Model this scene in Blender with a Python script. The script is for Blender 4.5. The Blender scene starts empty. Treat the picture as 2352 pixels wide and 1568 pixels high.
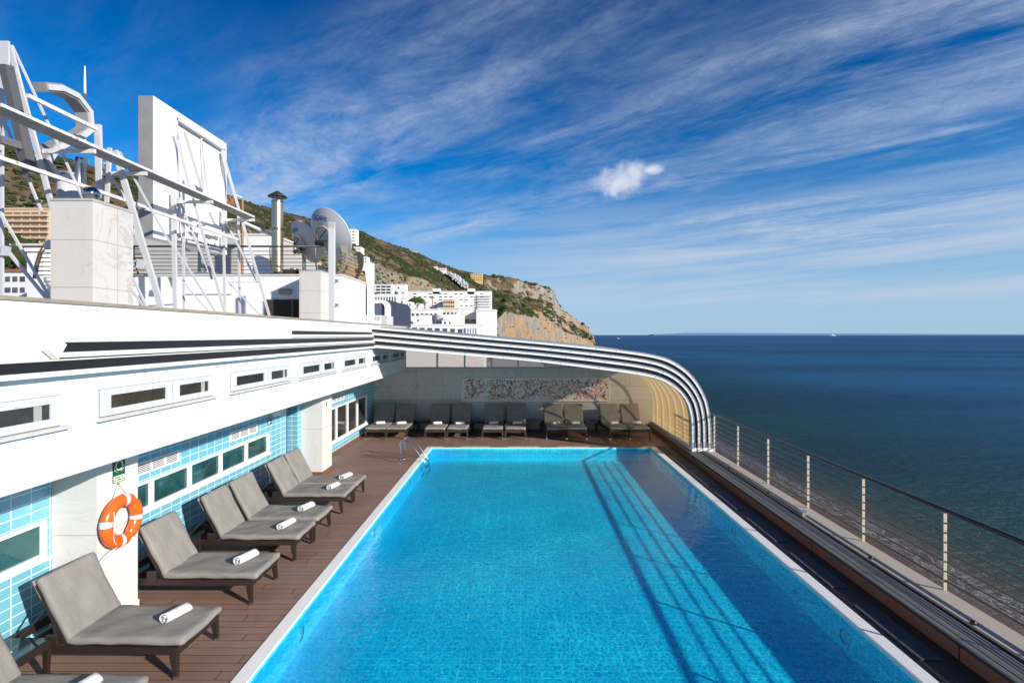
import bpy, math, random
from mathutils import Vector, Matrix, noise
from mathutils.geometry import tessellate_polygon
random.seed(7)
scene = bpy.context.scene
COL = scene.collection
R = math.radians
pi = math.pi

# ------------------------------------------------------------------ camera
F, CX, CY, H = 1200.0, 1196.0, 769.0, 3.6      # measured on the 2352 px wide picture
cam_d = bpy.data.cameras.new('camera')
cam = bpy.data.objects.new('camera', cam_d); COL.objects.link(cam)
cam.location = (0, 0, H); cam.rotation_euler = (R(90), 0, 0)
cam_d.sensor_width = 36; cam_d.lens = 36*F/2352
cam_d.shift_x = -20/2352; cam_d.shift_y = -15/2352
cam_d.clip_start = .05; cam_d.clip_end = 200000
scene.camera = cam

# ------------------------------------------------------------------ light
SUN_EL = R(20.5); sdir = Vector((.815, -.58, 0)).normalized()
sunv = Vector((sdir.x*math.cos(SUN_EL), sdir.y*math.cos(SUN_EL), math.sin(SUN_EL)))
sl = bpy.data.lights.new('sun', 'SUN'); sl.energy = 4.7; sl.angle = R(.5); sl.color = (1, .93, .83)
so = bpy.data.objects.new('sun', sl); COL.objects.link(so)
so.rotation_euler = (-sunv).to_track_quat('-Z', 'Y').to_euler(); so.location = (30, -20, 30)

scene.view_settings.view_transform = 'Standard'; scene.view_settings.look = 'None'
scene.view_settings.exposure = 0.42; scene.view_settings.gamma = 1
scene.cycles.use_denoising = True
scene.cycles.transparent_max_bounces = 16
scene.cycles.max_bounces = 8
scene.cycles.sample_clamp_indirect = 6


class NT:
    def __init__(s, tree): s.t = tree
    def n(s, typ, **kw):
        nd = s.t.nodes.new(typ)
        for k, v in kw.items():
            if k.startswith('i_'): s.put(nd, k[2:].replace('_', ' '), v)
            elif k.startswith('I'): s.put(nd, int(k[1:]), v)
            else: setattr(nd, k, v)
        return nd
    def put(s, nd, key, v):
        inp = nd.inputs[key]
        if isinstance(v, bpy.types.NodeSocket): s.t.links.new(v, inp)
        elif isinstance(v, bpy.types.Node): s.t.links.new(v.outputs[0], inp)
        else: inp.default_value = v
    def math(s, op, a, b=0.0, c=None, clamp=False):
        nd = s.n('ShaderNodeMath', operation=op, use_clamp=clamp); s.put(nd, 0, a); s.put(nd, 1, b)
        if c is not None: s.put(nd, 2, c)
        return nd.outputs[0]
    def vmath(s, op, a, b=(0, 0, 0), idx=0):
        nd = s.n('ShaderNodeVectorMath', operation=op); s.put(nd, 0, a)
        if op == 'SCALE': s.put(nd, 3, b)
        else: s.put(nd, 1, b)
        return nd.outputs[idx]
    def mix(s, f, a, b, blend='MIX'):
        nd = s.n('ShaderNodeMix', data_type='RGBA', blend_type=blend)
        s.put(nd, 0, f); s.put(nd, 6, a); s.put(nd, 7, b)
        return nd.outputs[2]
    def noise(s, vec, scale, detail=4, rough=.55, dist=0.0, out=0):
        nd = s.n('ShaderNodeTexNoise'); s.put(nd, 'Vector', vec); s.put(nd, 'Scale', scale)
        s.put(nd, 'Detail', detail); s.put(nd, 'Roughness', rough); s.put(nd, 'Distortion', dist)
        return nd.outputs[out]
    def ramp(s, fac, pts, interp='LINEAR'):
        nd = s.n('ShaderNodeValToRGB'); s.put(nd, 0, fac); cr = nd.color_ramp; cr.interpolation = interp
        while len(cr.elements) < len(pts): cr.elements.new(.5)
        for e, (p, c) in zip(cr.elements, pts):
            e.position = p; e.color = c if len(c) == 4 else (*c, 1)
        return nd.outputs[0]
    def smooth(s, v, a, b):
        nd = s.n('ShaderNodeMapRange', interpolation_type='SMOOTHSTEP'); s.put(nd, 0, v)
        nd.inputs[1].default_value = a; nd.inputs[2].default_value = b
        return nd.outputs[0]
    def sep(s, v):
        nd = s.n('ShaderNodeSeparateXYZ'); s.put(nd, 0, v); return nd.outputs
    def comb(s, x=0, y=0, z=0):
        nd = s.n('ShaderNodeCombineXYZ'); s.put(nd, 0, x); s.put(nd, 1, y); s.put(nd, 2, z); return nd.outputs[0]
    def bump(s, h, strength, dist=.02):
        nd = s.n('ShaderNodeBump'); s.put(nd, 'Height', h); s.put(nd, 'Strength', strength); s.put(nd, 'Distance', dist)
        return nd.outputs[0]
def c4(c): return (*c, 1) if len(c) == 3 else c

# ------------------------------------------------------------------ sky
world = bpy.data.worlds.new('World'); scene.world = world; world.use_nodes = True
w = NT(world.node_tree); world.node_tree.nodes.clear()
sky = w.n('ShaderNodeTexSky', sky_type='NISHITA', sun_disc=False, sun_elevation=SUN_EL,
          sun_rotation=math.atan2(sdir.x, sdir.y), altitude=0, air_density=1.0, dust_density=.35, ozone_density=3.0)
skyc = w.n('ShaderNodeHueSaturation', i_Hue=.5, i_Saturation=1.32, i_Value=.86); w.put(skyc, 'Color', w.mix(1.0, sky.outputs[0], (.70, .93, 1.2, 1), 'MULTIPLY'))
tc = w.n('ShaderNodeTexCoord').outputs['Generated']
dx, dy, dz = w.sep(tc)
dzc = w.math('MAXIMUM', w.math('ADD', dz, .06), .03)
u0 = w.math('DIVIDE', dx, dzc); v0 = w.math('DIVIDE', dy, dzc)
A = R(-52)        # azimuth the cirrus streaks run towards
ua = w.math('ADD', w.math('MULTIPLY', u0, math.sin(A)), w.math('MULTIPLY', v0, math.cos(A)))
va = w.math('SUBTRACT', w.math('MULTIPLY', u0, math.cos(A)), w.math('MULTIPLY', v0, math.sin(A)))
warp = w.noise(w.comb(w.math('MULTIPLY', ua, .5), w.math('MULTIPLY', va, .8), 0), 1.0, 3, .5)
va2 = w.math('ADD', va, w.math('MULTIPLY', warp, .45))
big = w.noise(w.comb(w.math('MULTIPLY', ua, .22), w.math('MULTIPLY', va2, .75), 1.3), 1.0, 4, .55)
mid = w.noise(w.comb(w.math('MULTIPLY', ua, .9), w.math('MULTIPLY', va2, 2.4), 4.0), 1.0, 8, .68, .3)
fine = w.noise(w.comb(w.math('MULTIPLY', ua, 6.5), w.math('MULTIPLY', va2, 11.0), 9.0), 1.0, 9, .82, .35)
cl = w.math('MULTIPLY', w.smooth(big, .36, .68), w.smooth(mid, .32, .66))
cl = w.math('MULTIPLY', cl, w.math('ADD', w.math('MULTIPLY', fine, 2.2), -.22), clamp=True)
hz = w.smooth(dz, .0, .16)
cl = w.math('MULTIPLY', cl, w.math('ADD', w.math('MULTIPLY', hz, .75), .25))
# one small fair-weather cloud
def blob(px, py, sx, sy):
    d = Vector(((px-CX)/F, 1, (CY-py)/F)).normalized()
    ddx = w.math('MULTIPLY', w.math('SUBTRACT', dx, d.x), 1/sx)
    ddz = w.math('MULTIPLY', w.math('SUBTRACT', dz, d.z), 1/sy)
    r2 = w.math('ADD', w.math('MULTIPLY', ddx, ddx), w.math('MULTIPLY', ddz, ddz))
    return w.math('SUBTRACT', 1.0, w.math('SQRT', r2))
b1 = blob(1424, 418, .056, .030); b2 = blob(1460, 398, .032, .026); b3 = blob(1494, 390, .026, .012)
bn = w.noise(tc, 38, 6, .62)
bb = w.math('MAXIMUM', w.math('MAXIMUM', b1, b2), b3)
cum = w.smooth(w.math('ADD', bb, w.math('MULTIPLY', w.math('SUBTRACT', bn, .5), 1.5)), -.06, .95)
lowb = w.noise(w.comb(w.math('MULTIPLY', dx, 1.6), w.math('MULTIPLY', w.math('ADD', dz, w.math('MULTIPLY', dx, -.05)), 22), 0), 1.0, 6, .6, .3)
lowm = w.math('MULTIPLY', w.math('MULTIPLY', w.smooth(dz, .01, .09), w.math('SUBTRACT', 1.0, w.smooth(dz, .13, .30))), w.smooth(dx, -.35, .35))
low = w.math('MULTIPLY', w.smooth(lowb, .30, .62), w.math('MULTIPLY', lowm, .9))
cl = w.math('MAXIMUM', w.math('MULTIPLY', cl, .80), low)
cloudc = (3.9, 4.6, 5.7, 1)
dk = w.math('SUBTRACT', 1.0, w.math('MULTIPLY', w.smooth(dz, .18, .62), .42))
skyd = w.mix(1.0, skyc.outputs[0], w.comb(w.math('POWER', dk, 1.6), w.math('POWER', dk, 1.15), w.math('POWER', dk, .8)), 'MULTIPLY')
hzb = w.math('MULTIPLY', w.math('SUBTRACT', 1.0, w.smooth(dz, -.02, .30)), .85)
skym = w.mix(hzb, skyd, (3.0, 4.4, 6.0, 1))
skym = w.mix(cl, skym, cloudc)
skym = w.mix(w.math('MULTIPLY', cum, .86), skym, w.mix(w.noise(tc, 30, 5, .6), (4.2, 4.7, 5.9, 1), (6.6, 6.8, 7.4, 1)))
bg = w.n('ShaderNodeBackground', i_Strength=.10); w.put(bg, 'Color', skym)
wo = w.n('ShaderNodeOutputWorld'); w.put(wo, 0, bg)

# ------------------------------------------------------------------ materials
def newmat(name):
    m = bpy.data.materials.new(name); m.use_nodes = True; m.node_tree.nodes.clear()
    t = NT(m.node_tree); out = t.n('ShaderNodeOutputMaterial')
    return m, t, out
def pos(t): return t.n('ShaderNodeNewGeometry').outputs['Position']
def M(name, col, rough=.5, metal=0.0, var=.1, vs=2.0, bump=0.0, bs=60, spec=.5, stretch=(1, 1, 1)):
    m, t, out = newmat(name); p = pos(t)
    p = t.vmath('MULTIPLY', p, stretch)
    nz = t.noise(p, vs, 6, .6)
    f = t.math('ADD', 1-var, t.math('MULTIPLY', nz, 2*var))
    colr = t.mix(1.0, c4(col), t.comb(f, f, f), 'MULTIPLY')
    b = t.n('ShaderNodeBsdfPrincipled', i_Roughness=rough, i_Metallic=metal)
    t.put(b, 'Base Color', colr); b.inputs['Specular IOR Level'].default_value = spec
    if bump: t.put(b, 'Normal', t.bump(t.noise(p, bs, 4, .6), bump, .01))
    t.put(out, 0, b); return m
def plane_vec(t, axes):
    x, y, z = t.sep(pos(t)); d = {'x': x, 'y': y, 'z': z}
    return t.comb(d[axes[0]], d[axes[1]], 0)
def tilemat(name, axes, wd, ht, c1, c2, mortar, msize=.006, rough=.15, off=0.0, bumpy=.4, var=.1):
    m, t, out = newmat(name); v = plane_vec(t, axes)
    br = t.n('ShaderNodeTexBrick', offset=off, squash=1.0); t.put(br, 'Vector', v)
    br.inputs['Scale'].default_value = 1; br.inputs['Brick Width'].default_value = wd; br.inputs['Row Height'].default_value = ht
    br.inputs['Mortar Size'].default_value = msize; br.inputs['Mortar Smooth'].default_value = .1
    br.inputs['Color1'].default_value = c4(c1); br.inputs['Color2'].default_value = c4(c2); br.inputs['Mortar'].default_value = c4(mortar)
    nz = t.noise(pos(t), 1.3, 4, .6); f = t.math('ADD', 1-var, t.math('MULTIPLY', nz, 2*var))
    b = t.n('ShaderNodeBsdfPrincipled'); t.put(b, 'Base Color', t.mix(1.0, br.outputs[0], t.comb(f, f, f), 'MULTIPLY'))
    t.put(b, 'Roughness', t.math('ADD', rough, t.math('MULTIPLY', br.outputs[1], .5)))
    hh = t.math('SUBTRACT', t.math('MULTIPLY', t.noise(pos(t), 6, 2), .35), t.math('MULTIPLY', br.outputs[1], 1.0))
    t.put(b, 'Normal', t.bump(hh, bumpy, .003)); t.put(out, 0, b); return m
def marblemat(name, axes, wd=1.0, ht=.6, base=(.60, .575, .54), dark=(.36, .34, .32), vein=.7, joint=(.24, .22, .20)):
    m, t, out = newmat(name); v = plane_vec(t, axes); p = pos(t)
    n1 = t.noise(p, 1.4, 7, .65, 1.6)
    ve = t.math('ABSOLUTE', t.math('SUBTRACT', n1, .5))
    ve = t.math('SUBTRACT', 1.0, t.smooth(ve, 0, .035))
    msk = t.smooth(t.noise(p, .9, 3), .42, .66)
    n2 = t.noise(p, 2.5, 5, .6)
    colr = t.mix(t.math('MULTIPLY', t.math('MULTIPLY', ve, msk), vein), c4(base), c4(dark))
    colr = t.mix(t.math('MULTIPLY', n2, .28), colr, c4(tuple(x*.78 for x in base)))
    warm = t.smooth(t.noise(t.vmath('MULTIPLY', p, (2, 2, .5)), 1.8, 4), .56, .75)
    colr = t.mix(t.math('MULTIPLY', warm, .35), colr, (.58, .45, .33, 1))
    br = t.n('ShaderNodeTexBrick', offset=0.0); t.put(br, 'Vector', v)
    br.inputs['Scale'].default_value = 1; br.inputs['Brick Width'].default_value = wd; br.inputs['Row Height'].default_value = ht
    br.inputs['Mortar Size'].default_value = .005
    colr = t.mix(t.math('MULTIPLY', br.outputs[1], .75), colr, c4(joint))
    b = t.n('ShaderNodeBsdfPrincipled', i_Roughness=.35); t.put(b, 'Base Color', colr); t.put(out, 0, b); return m
def deckmat(name, axis):
    m, t, out = newmat(name); x, y, z = t.sep(pos(t))
    a = y if axis == 'x' else x; l = x if axis == 'x' else y
    s = t.math('DIVIDE', a, .14); fr = t.math('FRACT', s); idx = t.math('FLOOR', s)
    edge = t.math('SUBTRACT', 1.0, t.math('MULTIPLY', t.smooth(fr, 0, .05), t.math('SUBTRACT', 1.0, t.smooth(fr, .95, 1.0))))
    wn = t.n('ShaderNodeTexWhiteNoise', noise_dimensions='1D'); t.put(wn, 'W', idx)
    gr = t.noise(t.comb(t.math('MULTIPLY', l, 2.5), t.math('MULTIPLY', a, 60), idx), 1.0, 4, .6)
    st = t.noise(pos(t), .8, 5, .6)
    f = t.math('ADD', .72, t.math('ADD', t.math('MULTIPLY', wn.outputs[0], .16), t.math('ADD', t.math('MULTIPLY', gr, .22), t.math('MULTIPLY', t.math('SUBTRACT', st, .5), .7))))
    colr = t.mix(1.0, (.29, .175, .13, 1), t.comb(f, f, f), 'MULTIPLY')
    colr = t.mix(t.smooth(st, .52, .72), colr, (.25, .18, .155, 1))
    bj = t.math('FRACT', t.math('ADD', t.math('DIVIDE', l, 2.6), wn.outputs[0])); bj = t.math('LESS_THAN', bj, .004)
    colr = t.mix(t.math('MULTIPLY', t.smooth(t.noise(pos(t), 2.6, 6, .7), .58, .68), .35), colr, (.12, .075, .06, 1))
    colr = t.mix(t.math('MAXIMUM', edge, bj), colr, (.02, .012, .009, 1))
    rib = t.math('SINE', t.math('MULTIPLY', fr, 2*pi*9))
    b = t.n('ShaderNodeBsdfPrincipled', i_Roughness=.55); t.put(b, 'Base Color', colr)
    t.put(b, 'Normal', t.bump(t.math('SUBTRACT', t.math('MULTIPLY', rib, .25), t.math('MULTIPLY', edge, 2)), .5, .003))
    t.put(out, 0, b); return m

white, t, out = newmat('white_paint'); p_ = pos(t)
st1 = t.noise(t.vmath('MULTIPLY', p_, (3.2, 3.2, .35)), 1.6, 7, .68, .4); st2 = t.noise(p_, .8, 5, .6)
ck = t.math('SUBTRACT', 1.0, t.smooth(t.math('ABSOLUTE', t.math('SUBTRACT', t.noise(p_, 1.7, 6, .6, 1.2), .5)), 0, .006))
b = t.n('ShaderNodeBsdfPrincipled', i_Roughness=.65)
wc = t.mix(t.math('MULTIPLY', t.smooth(st1, .50, .76), .38), (.80, .80, .79, 1), (.60, .58, .54, 1))
wc = t.mix(t.math('MULTIPLY', st2, .12), wc, (.62, .62, .60, 1)); wc = t.mix(t.math('MULTIPLY', ck, t.math('MULTIPLY', t.smooth(st2, .5, .65), .35)), wc, (.35, .34, .32, 1))
t.put(b, 'Base Color', wc); t.put(b, 'Normal', t.bump(t.noise(p_, 14, 5, .65), .35, .01)); t.put(out, 0, b)
white_s = M('white_lacquer', (.82, .82, .82), .3, var=.03)
cream = M('aged_white_edge', (.62, .60, .56), .7, var=.22, vs=5)
greywhite = M('grey_white_steel', (.52, .52, .55), .45, var=.12, vs=3)
bright_sheet = M('white_sheet', (.80, .80, .80), .4, var=.06, vs=1.2)
capm = M('mossy_coping', (.30, .25, .19), .9, var=.4, vs=6, bump=.3)
stone_sill = M('pale_stone_sill', (.55, .53, .50), .7, var=.2, vs=8)
blackm = M('black_rail', (.014, .014, .016), .38, var=.4, vs=9)
rubber = M('black_rubber', (.012, .012, .014), .22, var=.3, vs=6, bump=.5, bs=9)
steel = M('polished_steel', (.66, .66, .67), .12, 1.0, var=.05)
bsteel = M('brushed_steel', (.42, .40, .37), .28, 1.0, var=.25, vs=4)
flue = M('heat_tinted_steel', (.56, .45, .30), .30, .9, var=.3, vs=2.5, stretch=(1, 1, .5))
alu = M('aluminium', (.62, .62, .62), .35, .9, var=.12)
railm = M('dull_steel_rail', (.22, .17, .13), .42, .8, var=.2, vs=5)
postm = M('pale_steel_post', (.52, .47, .38), .5, .25, var=.2, vs=9)
handm = M('dark_handrail', (.035, .022, .018), .35, var=.3)
wicker, t, out = newmat('dark_wicker')
p_ = t.n('ShaderNodeTexCoord').outputs['Object']
x_, y_, z_ = t.sep(p_)
wv = t.math('MULTIPLY', t.math('SINE', t.math('MULTIPLY', t.math('ADD', x_, y_), 330)), t.math('SINE', t.math('MULTIPLY', z_, 420)))
b = t.n('ShaderNodeBsdfPrincipled', i_Roughness=.42)
t.put(b, 'Base Color', t.mix(t.smooth(wv, -.6, .8), (.010, .006, .005, 1), (.05, .028, .02, 1))); t.put(b, 'Normal', t.bump(wv, .6, .004)); t.put(out, 0, b)
fabric, t, out = newmat('taupe_fabric')
p_ = pos(t)
wr = t.noise(t.vmath('MULTIPLY', p_, (1.0, 2.2, 1.0)), 3.2, 4, .6, .2); fn = t.noise(p_, 420, 2, .8)
b = t.n('ShaderNodeBsdfPrincipled', i_Roughness=.95); b.inputs['Specular IOR Level'].default_value = .15
fc = t.mix(t.smooth(wr, .3, .75), (.21, .196, .178, 1), (.265, .248, .226, 1))
fc = t.mix(t.math('MULTIPLY', t.math('SUBTRACT', fn, .35), .5), fc, (.40, .38, .35, 1))
t.put(b, 'Base Color', fc); t.put(b, 'Normal', t.bump(t.math('ADD', wr, t.math('MULTIPLY', fn, .05)), .55, .03)); t.put(out, 0, b)
terry = M('white_terry', (.80, .80, .82), .95, var=.08, vs=20, bump=.8, bs=160, spec=.1)
orange = M('orange_plastic', (.72, .12, .012), .28, var=.12, vs=6)
ring_white = M('white_reflective_band', (.62, .62, .62), .4, var=.1)
ropem = M('white_rope', (.7, .66, .6), .9, var=.15, vs=40)
green = M('green_sign', (.004, .10, .045), .4, var=.1)
signw = M('pale_sign', (.72, .76, .62), .5)
blue_door = M('dark_blue_door', (.006, .03, .13), .3, var=.1)
redbrown = M('red_brown_panel', (.20, .075, .04), .55, var=.25, vs=2)
trackm = M('dark_track', (.085, .085, .09), .45, .4, var=.45, vs=4, stretch=(1, .15, 1))
trackl = M('track_lip', (.36, .34, .32), .5, .5, var=.35, vs=4, stretch=(1, .15, 1))
curbm = M('beige_stone_curb', (.47, .40, .33), .85, var=.12, vs=9, bump=.25, bs=90)
copem = M('white_grate', (.88, .87, .85), .5, var=.06, vs=3)
darkgap = M('dark_gap', (.03, .03, .035), .7)
floor_gr = M('grey_grille', (.085, .085, .09), .5, var=.1)
darkmetal = M('dark_metal', (.05, .045, .04), .45, .4, var=.3)
rust = M('rusty_steel', (.34, .17, .09), .8, var=.35, vs=10)
dishm = M('dish_grey', (.50, .51, .55), .5, var=.08, vs=2)
textblue = M('navy_lettering', (.01, .02, .16), .5); textgreen = M('green_lettering', (.01, .12, .08), .5)
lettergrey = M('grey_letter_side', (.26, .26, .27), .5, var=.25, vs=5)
lamp_glass = M('lamp_lens', (.35, .31, .25), .3, var=.1)
tileX = tilemat('blue_wall_tile_side', 'yz', .24, .12, (.15, .43, .56), (.17, .47, .60), (.66, .80, .82))
tileF = tilemat('blue_wall_tile_front', 'xz', .24, .12, (.15, .43, .56), (.17, .47, .60), (.66, .80, .82))
poolF = tilemat('pool_floor_tile', 'xy', .25, .125, (.12, .86, .95), (.13, .88, .97), (.55, 1, 1), .007, .5, bumpy=.1)
poolX = tilemat('pool_side_tile', 'yz', .25, .125, (.12, .86, .95), (.13, .88, .97), (.55, 1, 1), .007, .5, bumpy=.1)
poolY = tilemat('pool_end_tile', 'xz', .25, .125, (.12, .86, .95), (.13, .88, .97), (.55, 1, 1), .007, .5, bumpy=.1)
marF = marblemat('marble_front', 'xz'); marS = marblemat('marble_side', 'yz')
pilF = marblemat('pillar_marble_front', 'xz', 1.2, 1.2, (.66, .65, .62), vein=.2); pilS = marblemat('pillar_marble_side', 'yz', 1.2, 1.2, (.70, .68, .65), vein=.15)
marblack = marblemat('veined_marble_wall', 'xz', 1.0, .55, (.64, .61, .57), (.30, .29, .28), .6)
deckX = deckmat('deck_boards_across', 'x'); deckY = deckmat('deck_boards_along', 'y')
copeF = M('beige_coping', (.62, .55, .45), .6, var=.15, vs=12)

def glassmat(name, tint=(.02, .03, .03), rough=.03):
    m, t, out = newmat(name); b = t.n('ShaderNodeBsdfPrincipled', i_Roughness=rough)
    nz = t.smooth(t.noise(pos(t), 2.2, 3), .35, .7)
    t.put(b, 'Base Color', t.mix(nz, c4(tint), c4(tuple(x*2.2 for x in tint)))); b.inputs['IOR'].default_value = 1.6; t.put(out, 0, b); return m
glass_d = glassmat('dark_window_glass', (.022, .024, .022)); glass_g = glassmat('green_window_glass', (.012, .05, .052))
glass_f = glassmat('far_window_glass', (.05, .055, .065), .2)
tabletop = glassmat('dark_glass_top', (.01, .014, .016), .04)
curtain = M('pale_curtain', (.35, .36, .33), .8)

# translucent roofing sheets
def sheet(name, col, transp, tcol):
    m, t, out = newmat(name)
    a = t.n('ShaderNodeBsdfTranslucent'); a.inputs[0].default_value = c4(col)
    d = t.n('ShaderNodeBsdfPrincipled', i_Roughness=.3); 
    nz = t.noise(pos(t), 3, 4)
    t.put(d, 'Base Color', t.mix(nz, c4(col), c4(tuple(x*.8 for x in col))))
    tr = t.n('ShaderNodeBsdfTransparent'); tr.inputs[0].default_value = c4(tcol)
    m1 = t.n('ShaderNodeMixShader'); m1.inputs[0].default_value = .5; t.put(m1, 1, a); t.put(m1, 2, d)
    m2 = t.n('ShaderNodeMixShader'); m2.inputs[0].default_value = transp; t.put(m2, 1, m1); t.put(m2, 2, tr)
    t.put(out, 0, m2); return m
yellow_sheet = sheet('amber_polycarbonate', (.80, .60, .30), .52, (1, .93, .80))
roof_sheet = sheet('opal_polycarbonate', (.16, .16, .155), .01, (1, 1, 1))
pink_sheet = sheet('frosted_panel', (.80, .70, .64), .72, (1, .95, .91))

# pool water: a clear tinted skin with rippled gloss; the caustic light net is painted into its tint
water, t, out = newmat('pool_water')
p_ = pos(t)
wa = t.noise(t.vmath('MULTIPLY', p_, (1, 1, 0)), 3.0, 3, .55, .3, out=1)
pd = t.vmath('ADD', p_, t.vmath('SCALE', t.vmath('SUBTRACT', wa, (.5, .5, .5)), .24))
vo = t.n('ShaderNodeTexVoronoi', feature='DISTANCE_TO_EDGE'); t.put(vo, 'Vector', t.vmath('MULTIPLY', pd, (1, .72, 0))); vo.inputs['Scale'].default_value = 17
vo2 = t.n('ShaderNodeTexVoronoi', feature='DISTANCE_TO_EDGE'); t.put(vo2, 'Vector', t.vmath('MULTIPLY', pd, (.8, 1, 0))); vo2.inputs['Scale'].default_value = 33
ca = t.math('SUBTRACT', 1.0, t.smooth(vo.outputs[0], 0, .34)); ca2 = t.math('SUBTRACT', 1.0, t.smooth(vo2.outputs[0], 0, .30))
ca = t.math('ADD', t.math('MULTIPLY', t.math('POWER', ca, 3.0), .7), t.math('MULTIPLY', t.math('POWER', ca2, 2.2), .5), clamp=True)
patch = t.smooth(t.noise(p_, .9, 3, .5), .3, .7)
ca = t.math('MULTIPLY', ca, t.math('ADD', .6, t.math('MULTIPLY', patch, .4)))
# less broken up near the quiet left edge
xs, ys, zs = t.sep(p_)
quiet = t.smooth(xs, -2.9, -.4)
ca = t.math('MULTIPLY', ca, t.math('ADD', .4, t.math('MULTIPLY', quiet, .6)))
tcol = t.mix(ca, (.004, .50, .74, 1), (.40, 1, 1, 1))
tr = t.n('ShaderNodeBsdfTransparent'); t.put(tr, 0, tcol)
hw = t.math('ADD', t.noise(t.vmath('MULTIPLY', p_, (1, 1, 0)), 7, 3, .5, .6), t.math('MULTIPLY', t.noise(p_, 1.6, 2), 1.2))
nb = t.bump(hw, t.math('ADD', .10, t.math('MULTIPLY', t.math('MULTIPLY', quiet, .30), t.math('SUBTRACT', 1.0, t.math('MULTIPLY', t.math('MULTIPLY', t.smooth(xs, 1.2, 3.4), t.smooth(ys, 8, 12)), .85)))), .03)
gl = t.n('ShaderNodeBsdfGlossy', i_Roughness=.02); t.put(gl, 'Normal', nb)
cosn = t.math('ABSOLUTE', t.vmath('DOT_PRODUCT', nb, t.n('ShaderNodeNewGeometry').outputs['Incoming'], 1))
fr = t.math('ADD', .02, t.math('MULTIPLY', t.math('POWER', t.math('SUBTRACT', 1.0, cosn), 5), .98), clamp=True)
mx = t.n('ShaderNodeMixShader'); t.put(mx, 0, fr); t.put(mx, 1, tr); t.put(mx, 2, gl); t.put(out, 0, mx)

# sea
sea_m, t, out = newmat('sea_water')
p_ = pos(t); xs, ys, zs = t.sep(p_)
dsh = t.math('ADD', t.math('SUBTRACT', xs, 50), t.math('MULTIPLY', t.math('SUBTRACT', t.noise(p_, .05, 3), .5), 5))
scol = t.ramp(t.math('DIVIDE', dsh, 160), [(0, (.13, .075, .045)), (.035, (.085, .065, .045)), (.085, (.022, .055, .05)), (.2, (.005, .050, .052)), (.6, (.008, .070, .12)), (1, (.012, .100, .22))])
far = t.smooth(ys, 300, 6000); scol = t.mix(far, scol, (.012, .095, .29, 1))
slick = t.noise(t.vmath('MULTIPLY', p_, (.0012, .006, 0)), 1, 4, .6)
scol = t.mix(t.math('MULTIPLY', t.smooth(slick, .42, .60), .5), scol, (.004, .02, .06, 1))
fo = t.noise(t.vmath('MULTIPLY', p_, (.55, .28, 0)), 1, 7, .72, 1.6)
fo = t.math('SUBTRACT', 1.0, t.smooth(t.math('ABSOLUTE', t.math('SUBTRACT', fo, .5)), .003, .03))
band = t.math('MULTIPLY', t.smooth(dsh, .5, 3), t.math('SUBTRACT', 1.0, t.smooth(dsh, 4.5, 8)))
fo = t.math('MULTIPLY', fo, band)
scol = t.mix(t.math('MULTIPLY', fo, .55), scol, (.55, .56, .57, 1))
h1 = t.noise(t.vmath('MULTIPLY', p_, (.5, 1.1, 0)), .8, 5, .65, .3)
h2 = t.noise(t.vmath('MULTIPLY', p_, (.04, .10, 0)), 1, 4, .6)
nb = t.bump(t.math('ADD', h1, t.math('MULTIPLY', h2, 3)), 1.0, 1.4)
df = t.n('ShaderNodeBsdfDiffuse'); t.put(df, 0, scol); t.put(df, 'Normal', t.bump(t.math('ADD', h1, t.math('MULTIPLY', h2, 3)), .22, 1.0))
gl = t.n('ShaderNodeBsdfGlossy', i_Roughness=.28); t.put(gl, 'Normal', nb)
cosn = t.math('ABSOLUTE', t.vmath('DOT_PRODUCT', nb, t.n('ShaderNodeNewGeometry').outputs['Incoming'], 1))
fr = t.math('ADD', .015, t.math('MULTIPLY', t.math('POWER', t.math('SUBTRACT', 1.0, cosn), 4), .27), clamp=True)
mx = t.n('ShaderNodeMixShader'); t.put(mx, 0, fr); t.put(mx, 1, df); t.put(mx, 2, gl); t.put(out, 0, mx)

# hill
hill_m, t, out = newmat('scrub_and_rock')
g = t.n('ShaderNodeNewGeometry'); p_ = g.outputs['Position']; nx, ny, nz_ = t.sep(g.outputs['Normal'])
px_, py_, pz_ = t.sep(p_)
n1 = t.noise(p_, .012, 8, .62, .4); n2 = t.noise(p_, .05, 8, .7); n3 = t.noise(p_, .25, 6, .75)
crk = t.noise(t.vmath('MULTIPLY', p_, (1, 1, .35)), .09, 8, .72, .8)
rock = t.ramp(t.math('ADD', t.math('MULTIPLY', n3, .45), t.math('MULTIPLY', crk, .55)), [(.36, (.07, .06, .05)), (.45, (.27, .235, .19)), (.62, (.46, .42, .36))])
orm = t.math('MULTIPLY', t.smooth(t.noise(t.vmath('MULTIPLY', p_, (1, 1, 1.6)), .018, 5, .6), .44, .58), t.math('SUBTRACT', 1.0, t.smooth(pz_, 55, 110)))
rock = t.mix(t.math('MULTIPLY', orm, .8), rock, t.mix(n2, (.40, .22, .09, 1), (.55, .38, .22, 1)))
soil = t.mix(n2, (.13, .085, .05, 1), (.24, .165, .11, 1))
scrub = t.mix(n3, (.025, .042, .012, 1), (.075, .088, .03, 1))
veg = t.smooth(t.math('ADD', n2, t.math('MULTIPLY', t.math('SUBTRACT', n1, .5), 1.3)), .42, .54)
base = t.mix(veg, soil, scrub)
steep = t.smooth(t.math('ADD', nz_, t.math('MULTIPLY', t.math('SUBTRACT', n2, .5), .7)), .42, .64)
colr = t.mix(steep, rock, base)
rk2 = t.smooth(t.math('MULTIPLY', n3, t.noise(p_, .02, 6, .7)), .30, .36)
colr = t.mix(t.math('MULTIPLY', rk2, .8), colr, rock)
b = t.n('ShaderNodeBsdfPrincipled', i_Roughness=1.0); t.put(b, 'Base Color', colr)
b.inputs['Specular IOR Level'].default_value = .1
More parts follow.
